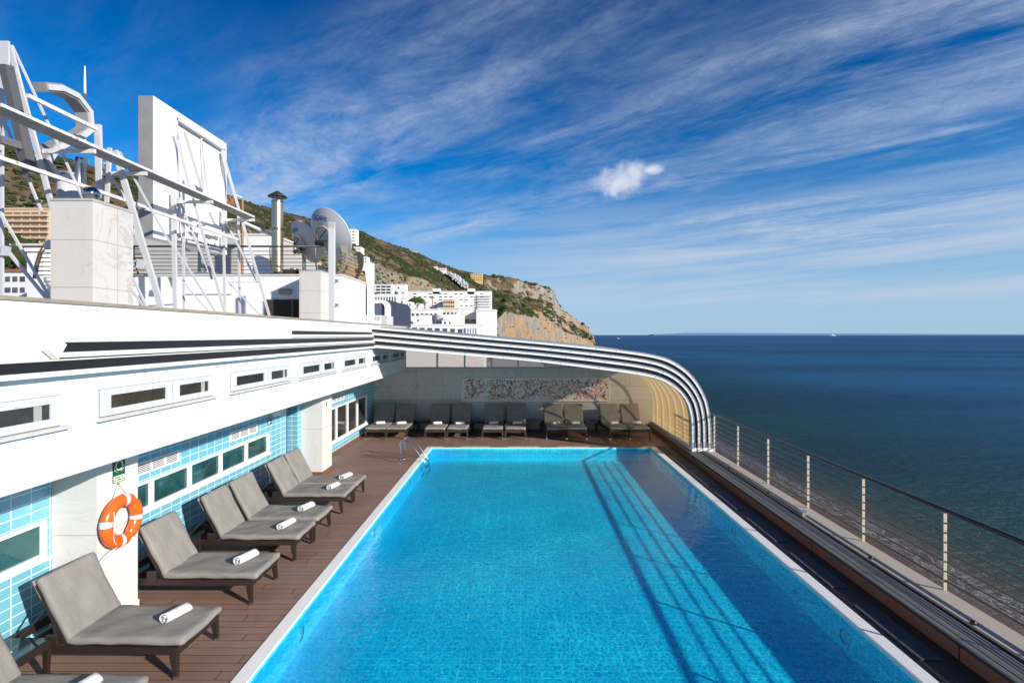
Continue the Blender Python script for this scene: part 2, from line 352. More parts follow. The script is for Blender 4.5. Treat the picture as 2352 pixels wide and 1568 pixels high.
t.put(b, 'Normal', t.bump(t.math('ADD', n2, t.math('MULTIPLY', n3, .5)), 1.0, 8)); t.put(out, 0, b)
leaf = M('dark_foliage', (.035, .062, .014), .8, var=.55, vs=.3, spec=.2); leaf2 = M('scrub_foliage', (.042, .055, .02), .9, var=.6, vs=.05, spec=.1)
leaf_pine = M('umbrella_pine_foliage', (.05, .12, .012), .8, var=.6, vs=.35, spec=.2)
bark = M('bark', (.16, .11, .08), .9)
beige_b = M('beige_facade', (.62, .46, .30), .7, var=.08); yellow_b = M('yellow_facade', (.66, .46, .18), .7, var=.1)
slate_t = M('dark_slate_cladding', (.035, .045, .075), .6, var=.3, vs=6, bump=.5, bs=8)
roof_r = M('red_roof_tiles', (.30, .13, .08), .8, var=.25)
stuc = M('white_stucco', (.76, .76, .76), .7, var=.06)
conc = M('weathered_concrete', (.42, .41, .40), .9, var=.15, vs=3, bump=.3)
greyp = M('pale_grey_panel', (.56, .56, .58), .5, var=.06)
sandm = M('wet_sand', (.16, .095, .06), .7, var=.2, vs=.5)

# ------------------------------------------------------------------ mesh helpers
class MB:
    def __init__(s): s.v = []; s.f = []; s.mi = []; s.cur = 0
    def add(s, vs, fs):
        o = len(s.v); s.v += [tuple(x) for x in vs]; s.f += [[i+o for i in f] for f in fs]; s.mi += [s.cur]*len(fs); return s
    def box(s, x0, x1, y0, y1, z0, z1):
        return s.add([(x0, y0, z0), (x1, y0, z0), (x1, y1, z0), (x0, y1, z0), (x0, y0, z1), (x1, y0, z1), (x1, y1, z1), (x0, y1, z1)],
                     [(3, 2, 1, 0), (4, 5, 6, 7), (0, 1, 5, 4), (1, 2, 6, 5), (2, 3, 7, 6), (3, 0, 4, 7)])
    def beam(s, a, b, w_, h_, up=(0, 0, 1), w2=None, h2=None):
        a = Vector(a); b = Vector(b); d = (b-a).normalized(); up = Vector(up)
        if abs(d.dot(up)) > .98: up = Vector((0, 1, 0)) if abs(d.y) < .9 else Vector((1, 0, 0))
        x = d.cross(up).normalized(); y = x.cross(d).normalized(); vs = []
        for p, ww, hh in ((a, w_, h_), (b, w2 or w_, h2 or h_)):
            for sx, sy in ((-1, -1), (1, -1), (1, 1), (-1, 1)): vs.append(p+x*ww/2*sx+y*hh/2*sy)
        return s.add(vs, [(0, 1, 2, 3), (7, 6, 5, 4), (0, 4, 5, 1), (1, 5, 6, 2), (2, 6, 7, 3), (3, 7, 4, 0)])
    def tube(s, pts, r, n=8, closed=False):
        pts = [Vector(p) for p in pts]; N = len(pts); rs = r if isinstance(r, (list, tuple)) else [r]*N; vs = []; prev = None
        for i, p in enumerate(pts):
            if closed: d = pts[(i+1) % N]-pts[i-1]
            else: d = pts[min(i+1, N-1)]-pts[max(i-1, 0)]
            d.normalize()
            if prev is None:
                up = Vector((0, 0, 1)) if abs(d.z) < .9 else Vector((0, 1, 0)); x = d.cross(up).normalized()
            else: x = (prev-d*prev.dot(d)).normalized()
            prev = x; y = d.cross(x)
            for k in range(n): a = 2*pi*k/n; vs.append(p+x*rs[i]*math.cos(a)+y*rs[i]*math.sin(a))
        fs = []
        for i in range(N if closed else N-1):
            j = (i+1) % N
            for k in range(n): l = (k+1) % n; fs.append((i*n+k, i*n+l, j*n+l, j*n+k))
        if not closed: fs += [tuple(range(n-1, -1, -1)), tuple((N-1)*n+k for k in range(n))]
        return s.add(vs, fs)
    def lathe(s, prof, c=(0, 0, 0), n=24, M_=None):
        vs = []; c = Vector(c)
        for r, z in prof:
            for k in range(n):
                a = 2*pi*k/n; v = Vector((r*math.cos(a), r*math.sin(a), z)); vs.append((M_ @ v if M_ else v)+c)
        fs = [(i*n+k, i*n+(k+1) % n, (i+1)*n+(k+1) % n, (i+1)*n+k) for i in range(len(prof)-1) for k in range(n)]
        return s.add(vs, fs)
    def prism(s, poly, ext, holes=()):        # poly: list of Vectors (planar), ext: extrusion vector
        loops = [list(map(Vector, poly))]+[list(map(Vector, h)) for h in holes]; ext = Vector(ext)
        flat = [v for l in loops for v in l]; tri = tessellate_polygon(loops); n = len(flat)
        fs = [tuple(tt) for tt in tri]+[tuple(i+n for i in reversed(tt)) for tt in tri]; o = 0
        for l in loops:
            for i in range(len(l)): j = (i+1) % len(l); fs.append((o+i, o+j, o+j+n, o+i+n))
            o += len(l)
        return s.add(flat+[v+ext for v in flat], fs)
    def rbox(s, c, h, r, nseg=(6, 6, 2), amp=0, freq=3, M_=None, seed=0):
        # rounded, slightly lumpy cushion-like box
        c = Vector(c); idx = {}; vs = []; fs = []
        def vert(q):
            k = tuple(round(a, 5) for a in q)
            if k in idx: return idx[k]
            p = Vector([q[i]*h[i] for i in range(3)]); inner = Vector([max(-(h[i]-r), min(h[i]-r, p[i])) for i in range(3)])
            d = p-inner
            if d.length > 1e-9: p = inner+d.normalized()*min(r, d.length) if d.length > r else p
            if amp:
                nv = noise.noise_vector(p*freq+Vector((seed*3.1, seed*1.7, seed))); p = p+Vector((nv.x*.3, nv.y*.3, nv.z))*amp
            p = p+c
            if M_: p = M_ @ p
            idx[k] = len(vs); vs.append(p); return idx[k]
        for ax in range(3):
            a1, a2 = (ax+1) % 3, (ax+2) % 3
            for sg in (-1, 1):
                for i in range(nseg[a1]):
                    for j in range(nseg[a2]):
                        q = []
                        for (di, dj) in ((0, 0), (1, 0), (1, 1), (0, 1)):
                            w_ = [0, 0, 0]; w_[ax] = sg; w_[a1] = -1+2*(i+di)/nseg[a1]; w_[a2] = -1+2*(j+dj)/nseg[a2]; q.append(vert(w_))
                        fs.append(tuple(q) if sg > 0 else tuple(reversed(q)))
        return s.add(vs, fs)
    def build(s, name, mat, parent=None, smooth=False, loc=None):
        me = bpy.data.meshes.new(name); me.from_pydata(s.v, [], s.f)
        mats = mat if isinstance(mat, (list, tuple)) else [mat]
        for m in mats: me.materials.append(m)
        if len(mats) > 1: me.polygons.foreach_set('material_index', s.mi)
        if smooth: me.polygons.foreach_set('use_smooth', [True]*len(me.polygons))
        me.update()
        o = bpy.data.objects.new(name, me); COL.objects.link(o)
        if parent: o.parent = parent
        if loc: o.location = loc
        return o
def auto_smooth(o, ang=35):
    try:
        me = o.data; me.polygons.foreach_set('use_smooth', [True]*len(me.polygons)); me.set_sharp_from_angle(angle=R(ang))
    except Exception: pass
    return o
def tag(o, label=None, cat=None, group=None, kind=None):
    if label: o['label'] = label
    if cat: o['category'] = cat
    if group: o['group'] = group
    if kind: o['kind'] = kind
    return o
def empty(name, loc=(0, 0, 0), rz=0, label=None, cat=None, group=None):
    o = bpy.data.objects.new(name, None); COL.objects.link(o); o.location = loc; o.rotation_euler = (0, 0, rz); o.empty_display_size = .2
    return tag(o, label, cat, group)
def kids(o): return [c for c in bpy.data.objects if c.parent == o]
def copy_tree(o, parent=None):
    ch = kids(o); c = o.copy(); COL.objects.link(c); c.parent = parent
    for k in ch: copy_tree(k, c)
    return c
def P(px, py, Y): return Vector(((px-CX)/F*Y, Y, H+(CY-py)/F*Y))
def PX(px, py, X): return P(px, py, X*F/(px-CX))
def textmesh(s, size, extr=.001):
    cu = bpy.data.curves.new('txt', 'FONT'); cu.body = s; cu.size = size; cu.align_x = 'CENTER'; cu.align_y = 'CENTER'; cu.extrude = extr; cu.offset = size*.012
    ob = bpy.data.objects.new('txt', cu); COL.objects.link(ob); dg = bpy.context.evaluated_depsgraph_get(); dg.update()
    me = bpy.data.meshes.new_from_object(ob.evaluated_get(dg)); vs = [v.co.copy() for v in me.vertices]; fs = [tuple(p.vertices) for p in me.polygons]
    bpy.data.objects.remove(ob); bpy.data.curves.remove(cu); bpy.data.meshes.remove(me); return vs, fs
Z0 = .20        # level of the kerb and the roof tracks on the sea side
YN, YF = -3.0, 20.0
# ================================================================== SETTING
tag(MB().add([(46, -300, -26.4), (90000, -300, -26.4), (90000, 90000, -26.4), (-3000, 90000, -26.4), (-3000, 1500, -26.4), (46, 1500, -26.4)], [(0, 1, 2, 3, 4, 5)]).build('sea', sea_m), kind='structure')
tag(MB().add([(-400, -300, -26.42), (60, -300, -26.5), (60, 1600, -26.5), (-400, 1600, -26.42)], [(0, 1, 2, 3)]).build('beach', sandm), kind='structure')
# decks
m = MB(); m.add([(-6.6, YN, 0), (-3.01, YN, 0), (-3.01, 16.88, 0), (-6.6, 16.88, 0)], [(0, 1, 2, 3)])
tag(m.build('deck', deckX), kind='structure')
tag(MB().add([(-5.64, 16.884, 0), (4.9, 16.884, 0), (4.9, YF, 0), (-5.64, YF, 0)], [(0, 1, 2, 3)]).build('deck_far_end', deckY), kind='structure')
tag(MB().add([(4.335, YN, 0), (4.9, YN, 0), (4.9, 16.88, 0), (4.335, 16.88, 0)], [(0, 1, 2, 3)]).build('deck_sea_side', M('dark_shaded_deck', (.035, .018, .014), .5, var=.3, vs=4)), kind='structure')  # dark wood, with the shade beside the kerb deepened in its colour
tag(MB().add([(-3.0, 16.71, .004), (4.33, 16.71, .004), (4.33, 16.882, .004), (-3.0, 16.882, .004), (-3.0, 16.71, -.2), (4.33, 16.71, -.2)], [(0, 1, 2, 3), (5, 1, 0, 4)]).build('pool_coping', copeF), kind='structure')
# pool basin (modelled at the depth the water lets it appear)
ZB = -.42; PX0, PX1, PY1 = -2.83, 4.13, 16.70
tag(MB().add([(PX0, YN, ZB), (PX1, YN, ZB), (PX1, PY1, ZB), (PX0, PY1, ZB)], [(0, 1, 2, 3)]).build('pool_floor', poolF), kind='structure')
m = MB(); m.add([(PX0, YN, ZB), (PX0, PY1, ZB), (PX0, PY1, -.005), (PX0, YN, -.005)], [(0, 1, 2, 3)])
m.add([(PX1, YN, ZB), (PX1, PY1, ZB), (PX1, PY1, -.005), (PX1, YN, -.005)], [(3, 2, 1, 0)])
tag(m.build('pool_side_walls', poolX), kind='structure')
tag(MB().add([(PX0, PY1, ZB), (PX1, PY1, ZB), (PX1, PY1, -.005), (PX0, PY1, -.005)], [(0, 1, 2, 3)]).build('pool_end_wall', poolY), kind='structure')
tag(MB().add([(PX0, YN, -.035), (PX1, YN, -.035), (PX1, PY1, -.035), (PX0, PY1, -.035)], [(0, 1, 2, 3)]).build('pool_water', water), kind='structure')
# slotted overflow gratings beside the pool
for (xa, xb, lab) in ((-3.005, -2.832, 'white slotted overflow grating along the lounger side of the pool'), (4.132, 4.33, 'white slotted overflow grating along the sea side of the pool')):
    g = empty('overflow_grating', (xa, 0, 0), label=lab, cat='pool grating', group='slotted gratings along the pool')
    n = 7; st = (xb-xa)/n; m = MB()
    for i in range(n): m.box(i*st+.0025, (i+1)*st-.0025, YN, 16.70, -.006, .012)
    m.build('slats', copem, g); MB().box(.001, xb-xa-.001, YN, 16.70, -.12, -.01).build('channel', darkgap, g)
m = MB()
for cx_ in (-2.2, -.7, .9, 2.5, 3.6):
    for k in range(22): m.box(cx_-.28+k*.026, cx_-.28+k*.026+.012, 16.74, 16.86, .005, .008)
tag(m.build('overflow_slots', darkgap), 'short dark slots cut in the beige coping at the far end of the pool', 'drain slots')
# kerb on the sea side
k = empty('sea_side_kerb', (4.88, 0, 0), label='raised beige stone kerb with red-brown face below the sea railing', cat='kerb')
MB().box(.42, .80, YN, 24, -.3, Z0).build('kerb_top', curbm, k)
MB().box(.0, .42, YN, 24, -.3, Z0-.03).build('kerb_base', darkgap, k)
yj = -2.96
while yj < 20:
    MB().box(-.02, 0.0, yj+.006, yj+2.9, 0.0, Z0-.05).build('face_panel', redbrown, k); yj += 2.92
# roof tracks
for i in range(4):
    x0 = 4.88+.105*i; y0 = YN if i < 3 else -3
    if i == 3: x0 = 5.303
    r_ = empty('roof_track', (x0, 0, Z0-.03), cat='roof track', group='parallel rails for the sliding pool roof',
               label=('innermost dark rail of the sliding roof above the red-brown kerb face', 'second dark rail of the sliding roof counted from the pool', 'third dark rail of the sliding roof counted from the pool', 'short outermost roof rail ending at a buffer on the beige kerb')[i])
    ya = YN if i < 3 else 10.0; dz_ = .0 if i < 3 else .033
    MB().box(.0, .10, ya, 20.5, dz_, dz_+.006).build('bed', trackm, r_)
    MB().box(.006, .018, ya, 20.5, dz_+.006, dz_+.032).build('lip', trackl, r_); MB().box(.082, .094, ya, 20.5, dz_+.006, dz_+.032).build('lip', trackl, r_)
    MB().tube([(.05, ya, dz_+.018), (.05, 20.5, dz_+.018)], .011, 6).build('rail', trackl, r_)
    if i == 3: MB().box(-.01, .11, 9.82, 9.98, .03, .09).build('buffer', alu, r_)
for (x, y, lab) in ((5.30, 13.3, 'small dark bolt stub on the kerb far down by the roof frame'), (5.32, 11.2, 'small dark bolt stub on the kerb between the third and fourth railing post'),
               (5.33, 7.95, 'small dark bolt stub on the kerb near the fifth railing post'), (5.33, 6.15, 'small dark bolt stub on the kerb nearest the camera')):
    o = MB().lathe([(.0, .045), (.025, .042), (.034, .02), (.034, 0)], n=10).build('kerb_stub', blackm, smooth=True, loc=(x, y, Z0)); tag(o, lab, 'bolt stub', 'bolt stubs on the kerb')
# floor grilles
names = ['nearest', 'second', 'third', 'fourth', 'fifth', 'sixth', 'seventh', 'farthest']
for i in range(7):
    y0 = 5.79+1.66*i
    g = empty('floor_grille', (4.55, y0+.58, 0), label=('nearest' if i == 0 else 'farthest' if i == 6 else names[i]+' nearest')+' of the long grey grilles in the dark deck beside the kerb', cat='floor grille', group='floor grilles in the sea side deck')
    m = MB()
    for j in range(46): m.box(-.115, .115, -.575+j*.025, -.575+j*.025+.012, .004, .012)
    m.build('bars', floor_gr, g); m = MB(); m.box(-.122, -.113, -.585, .585, .003, .014); m.box(.113, .122, -.585, .585, .003, .014); m.box(-.113, .113, -.585, -.577, .003, .014); m.box(-.113, .113, .577, .585, .003, .014)
    m.build('frame', floor_gr, g)
# pool lights
for (x, y, z, r, side) in ((PX0, 6.68, -.27, .10, 1), (PX0, 10.0, -.21, .10, 1), (PX0, 13.25, -.17, .07, 1), (PX1, 10.1, -.24, .09, -1), (PX1, 6.64, -.29, .10, -1), (PX1, 7.85, -.33, .035, -1)):
    Mx = Matrix.Rotation(side*pi/2, 3, 'Y'); dist = {6.68: 'nearest', 10.0: 'middle', 13.25: 'farthest', 10.1: 'farther', 6.64: 'nearer', 7.85: 'small'}[y]
    z = z*.8
    e = empty('pool_light', (x, y, z), label=f'{dist} round underwater fitting on the {"lounger" if side > 0 else "sea"} side wall of the pool', cat='pool light', group='round underwater pool lights')
    MB().lathe([(0, .022), (r*.8, .020), (r*.82, .012)], n=24, M_=Mx).build('lens', white_s, e, True); MB().lathe([(r*.82, .026), (r, .02), (r, 0)], n=24, M_=Mx).build('rim', white_s, e, True)

# ================================================================== SEA RAILING
rl = empty('sea_railing', (5.66, 0, Z0), label='steel railing with dark handrail and thin horizontal rods along the sea edge', cat='railing')
RX = .0; ys_ = [6.97+1.66*k for k in range(-6, 6)]
for y in ys_:
    o = MB(); o.box(-.022, .022, y-.007, y+.007, -.18, 1.03); o.box(-.03, .03, y-.02, y+.02, 1.03, 1.045); o.build('post', postm, rl)
for i in range(7):
    z = .13+.128*i
    MB().tube([(0.0, -3.2, z), (0.0, 16.9, z)], (.011 if i else .018), 6).build('rod', railm, rl, True)
MB().tube([(0, -3.2, 1.065), (0, 16.9, 1.065)], .032, 10).build('handrail', handm, rl, True)

# ================================================================== HOTEL WING ON THE LEFT
FX, WX, PXX = -4.38, -5.62, -5.08
hw_ = empty('hotel_wing', (FX, 10, 0), label='white hotel wing with tiled ground floor wall, slit windows and black roof rails', cat='building')
def part(mb, name, mat, parent=hw_, **kw):
    o = mb.build(name, mat, None, **kw); o.parent = parent; o.matrix_parent_inverse = Matrix.Identity(4)
    # geometry was written in world space: bring it into the parent's frame
    off = parent.location.copy(); pp = parent.parent
    while pp: off += pp.location; pp = pp.parent
    o.data.transform(Matrix.Translation(-off)); return o
# upper wall, with a thin cornice strip at its lower edge
part(MB().box(FX-.25, FX, YN, YF, 2.25, 3.90), 'upper_wall', white)
part(MB().box(FX-1.3, FX-.25, YN, YF, 2.26, 2.40), 'soffit', white)
part(MB().box(FX-.02, FX+.012, YN, YF, 2.236, 2.262), 'drip_edge', cream)
part(MB().box(FX-.30, FX+.02, YN, YF+.3, 3.90, 3.935), 'coping', capm)
part(MB().box(-14, FX-.25, YN, 26, 3.6, 3.80), 'flat_roof', conc)
# black rails with white ledges
for (z0, z1, ya, pr) in ((3.61, 3.68, 10.0, .03), (3.44, 3.53, 4.92, .06), (3.27, 3.36, YN, .09)):
    yb = 15.4
    part(MB().box(FX, FX+pr, ya, yb, z0, z1), 'black_rail', blackm)
    part(MB().box(FX, FX+pr+.035, ya-.05, yb, z0-.05, z0-.004), 'rail_ledge', white)
    part(MB().box(FX, FX+pr+.012, ya-.05, yb, z1, z1+.014), 'rail_lip', cream)
part(MB().beam((FX+.06, 4.80, 3.42), (FX+.05, 4.90, 3.55), .06, .14), 'rail_end_cap', white_s)
# tiled wall with openings cut by building it of strips
def wall_strips(y0, y1, z0, z1, holes, mat, x, th=.2):
    ycuts = sorted({y0, y1, *[h[0] for h in holes], *[h[1] for h in holes]}); zc = sorted({z0, z1, *[h[2] for h in holes], *[h[3] for h in holes]})
    m = MB()
    for a, b_ in zip(ycuts, ycuts[1:]):
        for c, d in zip(zc, zc[1:]):
            my, mz = (a+b_)/2, (c+d)/2
            if not any(h[0] < my < h[1] and h[2] < mz < h[3] for h in holes):
                m.add([(x, a, c), (x, b_, c), (x, b_, d), (x, a, d)], [(0, 1, 2, 3)])
    for h in holes:    # reveals
        m.add([(x, h[0], h[2]), (x, h[1], h[2]), (x-.1, h[1], h[2]), (x-.1, h[0], h[2]), (x, h[0], h[3]), (x, h[1], h[3]), (x-.1, h[1], h[3]), (x-.1, h[0], h[3])], [(0, 1, 2, 3), (7, 6, 5, 4), (0, 3, 7, 4), (1, 5, 6, 2)])
    return m
lowwins = [(2.5, 6.22, .96, 1.42, 4), (7.05, 11.72, .96, 1.42, 5), (15.0, 19.15, .36, 1.42, 4)]
holes = [w_[:4] for w_ in lowwins]
part(wall_strips(YN, 12.55, 0, 2.26, holes[:2], tileX, WX), 'tiled_wall', tileX)
part(wall_strips(13.3, YF, 0, 2.26, holes[2:], tileX, WX), 'tiled_wall', tileX)
part(MB().box(WX-.9, WX-.001, 13.15, 13.37, 0, 2.26), 'recess_return', tileF)
part(MB().box(WX-.9, WX-.85, 12.55, 13.15, 0, 2.26), 'recess_back', tileX)
part(MB().box(WX-.85, WX+.004, 12.52, 12.56, 0, 2.2), 'door', blue_door)
part(MB().box(WX, WX+.015, YN, 12.5, 0, .09), 'skirting', redbrown); part(MB().box(WX, WX+.015, 14.05, YF, 0, .09), 'skirting', redbrown)
for (y0, y1, z0, z1, n) in lowwins:
    wf = empty('window', (WX, (y0+y1)/2, z0)); wf.parent = hw_; wf.location = Vector(wf.location)-hw_.location
    m = MB(); f = .055
    m.box(WX-.08, WX-.02, y0, y1, z0, z0+f); m.box(WX-.08, WX-.02, y0, y1, z1-f, z1)
    stp = (y1-y0-f)/n
    for i in range(n+1): m.box(WX-.08, WX-.018, y0+i*stp-.01*(0 < i < n), y0+i*stp+f+.01*(0 < i < n), z0+f, z1-f)
    part(m, 'frame', white_s, wf)
    for i in range(n): part(MB().box(WX-.07, WX-.058, y0+i*stp+f, y0+(i+1)*stp, z0+f, z1-f), 'pane', glass_g if n != 4 or y0 < 10 else glass_d, wf)
    part(MB().box(WX-.06, WX+.02, y0-.02, y1+.02, z0-.025, z0+.002), 'sill', white_s, wf)
# upper slit windows: double units
upvc = M('cool_white_frame', (.60, .62, .66), .35, var=.04); seam = M('window_seam', (.22, .22, .23), .8)
for i in range(-2, 7):
    y0 = 5.43+2.46*i
    if y0 < -2 or y0+2 > 20: continue
    wf = empty('slit_window', (FX, y0+1, 2.74)); wf.parent = hw_; wf.location = Vector(wf.location)-hw_.location
    z0, z1 = 2.75, 3.03; m = MB(); x1 = FX+.022
    for (a, b_) in ((y0, y0+1.1), (y0+1.12, y0+1.98)):
        m.box(FX, x1, a, b_, z0, z0+.07); m.box(FX, x1, a, b_, z1-.07, z1); m.box(FX, x1, a, a+.13, z0+.07, z1-.07); m.box(FX, x1, b_-.10, b_, z0+.07, z1-.07)
        m.box(FX, x1+.015, (a+b_)/2-.03, (a+b_)/2+.03, z1-.055, z1-.01)
    m.box(FX, FX+.012, y0-.04, y0+2.02, z1+.004, z1+.03)
    part(m, 'frame', upvc, wf); part(MB().box(FX-.01, FX+.003, y0-.012, y0+1.992, z0-.012, z1+.010), 'seam', seam, wf)
    for (a, b_) in ((y0, y0+1.1), (y0+1.12, y0+1.98)):
        part(MB().box(FX, FX+.0055, a+.13, b_-.10, z0+.07, z1-.07), 'pane', glass_d, wf)
    part(MB().box(FX+.0065, FX+.008, y0+1.72, y0+1.80, z0+.07, z1-.07), 'curtain', curtain, wf)
    part(MB().box(FX, FX+.06, y0-.06, y0+2.04, z0-.045, z0-.01), 'sill', stone_sill, wf)
# wall vents
for (y0, y1, z0, z1) in ((7.3, 8.57, 1.53, 1.72), (10.1, 11.12, 1.53, 1.72), (15.6, 16.6, 1.56, 1.76)):
    v = empty('wall_vent', (WX, (y0+y1)/2, z0)); v.parent = hw_; v.location = Vector(v.location)-hw_.location
    m = MB(); f = .022; m.box(WX, WX+.02, y0, y1, z0, z0+f); m.box(WX, WX+.02, y0, y1, z1-f, z1); nn = 3 if y1-y0 < 1.1 else 4
    for i in range(nn+1): yy = y0+(y1-y0-f)*i/nn; m.box(WX, WX+.02, yy, yy+f, z0+f, z1-f)
    for j in range(6): zz = z0+f+.006+j*.026; m.beam((WX+.01, y0+f, zz), (WX+.01, y1-f, zz), .014, .005, up=(.6, 0, 1))
    part(m, 'grille', white_s, v); part(MB().box(WX, WX+.004, y0+f, y1-f, z0+f, z1-f), 'backing', darkgap, v)
# pillars
for (ya, yb, lab) in ((6.26, 6.93, 'pillar'), (13.37, 14.05, 'pillar')):
    m = MB(); m.box(WX+.002, PXX, ya, yb, 0, 2.26); m.mi = [0, 0, 0, 1, 0, 1]
    part(m, 'pillar', [pilF, pilS]); part(MB().box(WX+.03, PXX+.012, ya-.012, yb+.012, 0, .10), 'pillar_base', redbrown if ya > 10 else pilS)
# exit lamp and signs
ex = empty('exit_sign', (WX, 11.69, 1.6), label='small green exit sign on the blue tiles under a white lamp', cat='sign')
MB().box(0, .012, -.09, .09, 0, .11).build('plate', green, ex)
m = MB(); m.box(.0125, .014, -.075, -.02, .015, .095); m.beam((.0135, .0, .05), (.0135, .06, .05), .002, .012); m.beam((.0135, .02, .075), (.0135, .045, .03), .002, .012); m.build('pictogram', signw, ex)
el = empty('emergency_lamp', (WX, 11.9, 1.75), label='white box emergency lamp on the blue tiles above the exit sign', cat='lamp')
MB().rbox((.04, 0, .05), (.04, .16, .05), .015, (2, 4, 2)).build('housing', white_s, el); MB().box(.0, .05, -.21, -.18, .0, .12).build('bracket', alu, el)
ls = empty('lifebuoy_sign', (PXX, 6.60, 1.745), label='green lifebuoy sign reading BOIA DE SALVAMENTO on the near marble pillar', cat='sign')
MB().box(.001, .006, -.10, .10, 0, .30).build('plate', green, ls)
MB().box(.0065, .008, -.09, .09, .01, .085).build('text_panel', signw, ls)
def flat_text(s, size, name, mat, parent, yc, zc, x=.0085):
    vs, fs = textmesh(s, size); MB().add([(x+v.z, yc+v.x, zc+v.y) for v in vs], fs).build(name, mat, parent)
flat_text('BOIA DE', .034, 'lettering', green, ls, 0, .063); flat_text('SALVAMENTO', .027, 'lettering', green, ls, 0, .030)
m = MB()
m.tube([(.008, .055*math.sin(2*pi*i/28), .21+.055*math.cos(2*pi*i/28)) for i in range(28)], .009, 6, True)
for sg in (-1, 1): m.tube([(.008, sg*(.03+.05*math.sin(i*pi/8)), .13+.10*i/8) for i in range(7)], .003, 5)
m.build('pictogram', signw, ls)
# small notice on the far pillar
ns = empty('pillar_notice', (PXX, 13.65, 1.55), label='small white and green notice on the far white pillar', cat='sign')
MB().box(.001, .005, -.07, .07, 0, .36).build('plate', signw, ns); m = MB(); m.box(.0055, .007, -.035, .035, .20, .30); m.box(.0055, .007, -.05, .05, .09, .11); m.box(.0055, .007, -.04, .04, .04, .055); m.build('marks', green, ns)
pv = empty('round_vent', (PXX, 6.60, .20), label='round louvred vent low on the near marble pillar', cat='vent')
Mx = Matrix.Rotation(pi/2, 3, 'Y'); MB().lathe([(.052, .0), (.062, .012), (.07, 0)], n=24, M_=Mx).build('rim', white_s, pv, True)
m = MB(); [m.box(.002, .012, -math.sqrt(max(.0001, .052**2-z*z)), math.sqrt(max(.0001, .052**2-z*z)), z-.003, z+.004) for z in [(-.042+.0168*i) for i in range(6)]]; m.build('louvres', white_s, pv)
MB().lathe([(0, .001), (.054, .001)], n=24, M_=Mx).build('backing', darkgap, pv)
# lifebuoy
lb = empty('lifebuoy', (-4.985, 6.53, 1.285), label='orange lifebuoy with white bands and rope hung on the near pillar', cat='lifebuoy')
RR, rr = .248, .078
def torus(a0, a1, n, r1, r2):
    m = MB(); vs = []; k = 14
    for i in range(n+1):
        a = a0+(a1-a0)*i/n; d = .010*math.exp(-((math.degrees(a) % 360-135)/7)**2)*2+.010*math.exp(-((math.degrees(a) % 360-245)/7)**2)*2
        for j in range(k):
            b_ = 2*pi*j/k; q = (r2-d) * math.cos(b_); vs.append((math.sin(b_)*(r2*.82-d), -(r1+q)*math.cos(a), (r1+q)*math.sin(a)))
    fs = [(i*k+j, i*k+(j+1) % k, (i+1)*k+(j+1) % k, (i+1)*k+j) for i in range(n) for j in range(k)]
    return m.add(vs, fs)
torus(0, 2*pi, 72, RR, rr).build('float', orange, lb, True)
for a in (8, 98, 188, 278): torus(R(a-7), R(a+7), 4, RR, rr+.003).build('band', ring_white, lb, True)
def ropept(pts, name='rope', r=.005):
    # catmull-rom through points
    out_ = []
    pp = [Vector(q) for q in pts]; pp = [pp[0]]+pp+[pp[-1]]
    for i in range(1, len(pp)-2):
        for s_ in range(6):
            t_ = s_/6; a, b_, c, d = pp[i-1], pp[i], pp[i+1], pp[i+2]
            out_.append(.5*((2*b_)+(c-a)*t_+(2*a-5*b_+4*c-d)*t_*t_+(3*b_-a-3*c+d)*t_**3))
    out_.append(pp[-2]); return MB().tube(out_, r, 6)
ropept([(-.08, .05, .44), (-.03, -.10, .26), (.07, -.215, .155), (.08, -.23, .0), (.07, -.22, -.15), (.04, -.13, -.27), (.02, -.10, -.30)]).build('rope', ropem, lb, True)
ropept([(-.08, .05, .44), (-.08, .17, .30), (-.08, .25, .18)]).build('rope', ropem, lb, True)
ropept([(.02, -.10, -.30), (-.02, -.20, -.33), (-.07, -.28, -.42), (-.085, -.31, -.50), (-.085, -.25, -.53), (-.085, -.19, -.45), (-.05, -.13, -.34), (.02, -.10, -.30)]).build('rope', ropem, lb, True)
ropept([(.02, -.10, -.30), (-.08, .02, -.37), (-.085, .14, -.40), (-.085, .24, -.33), (-.06, .27, -.18)]).build('rope', ropem, lb, True)
MB().tube([(-.095, .05, .44), (-.07, .05, .445)], .009, 8).build('hook', darkmetal, lb)

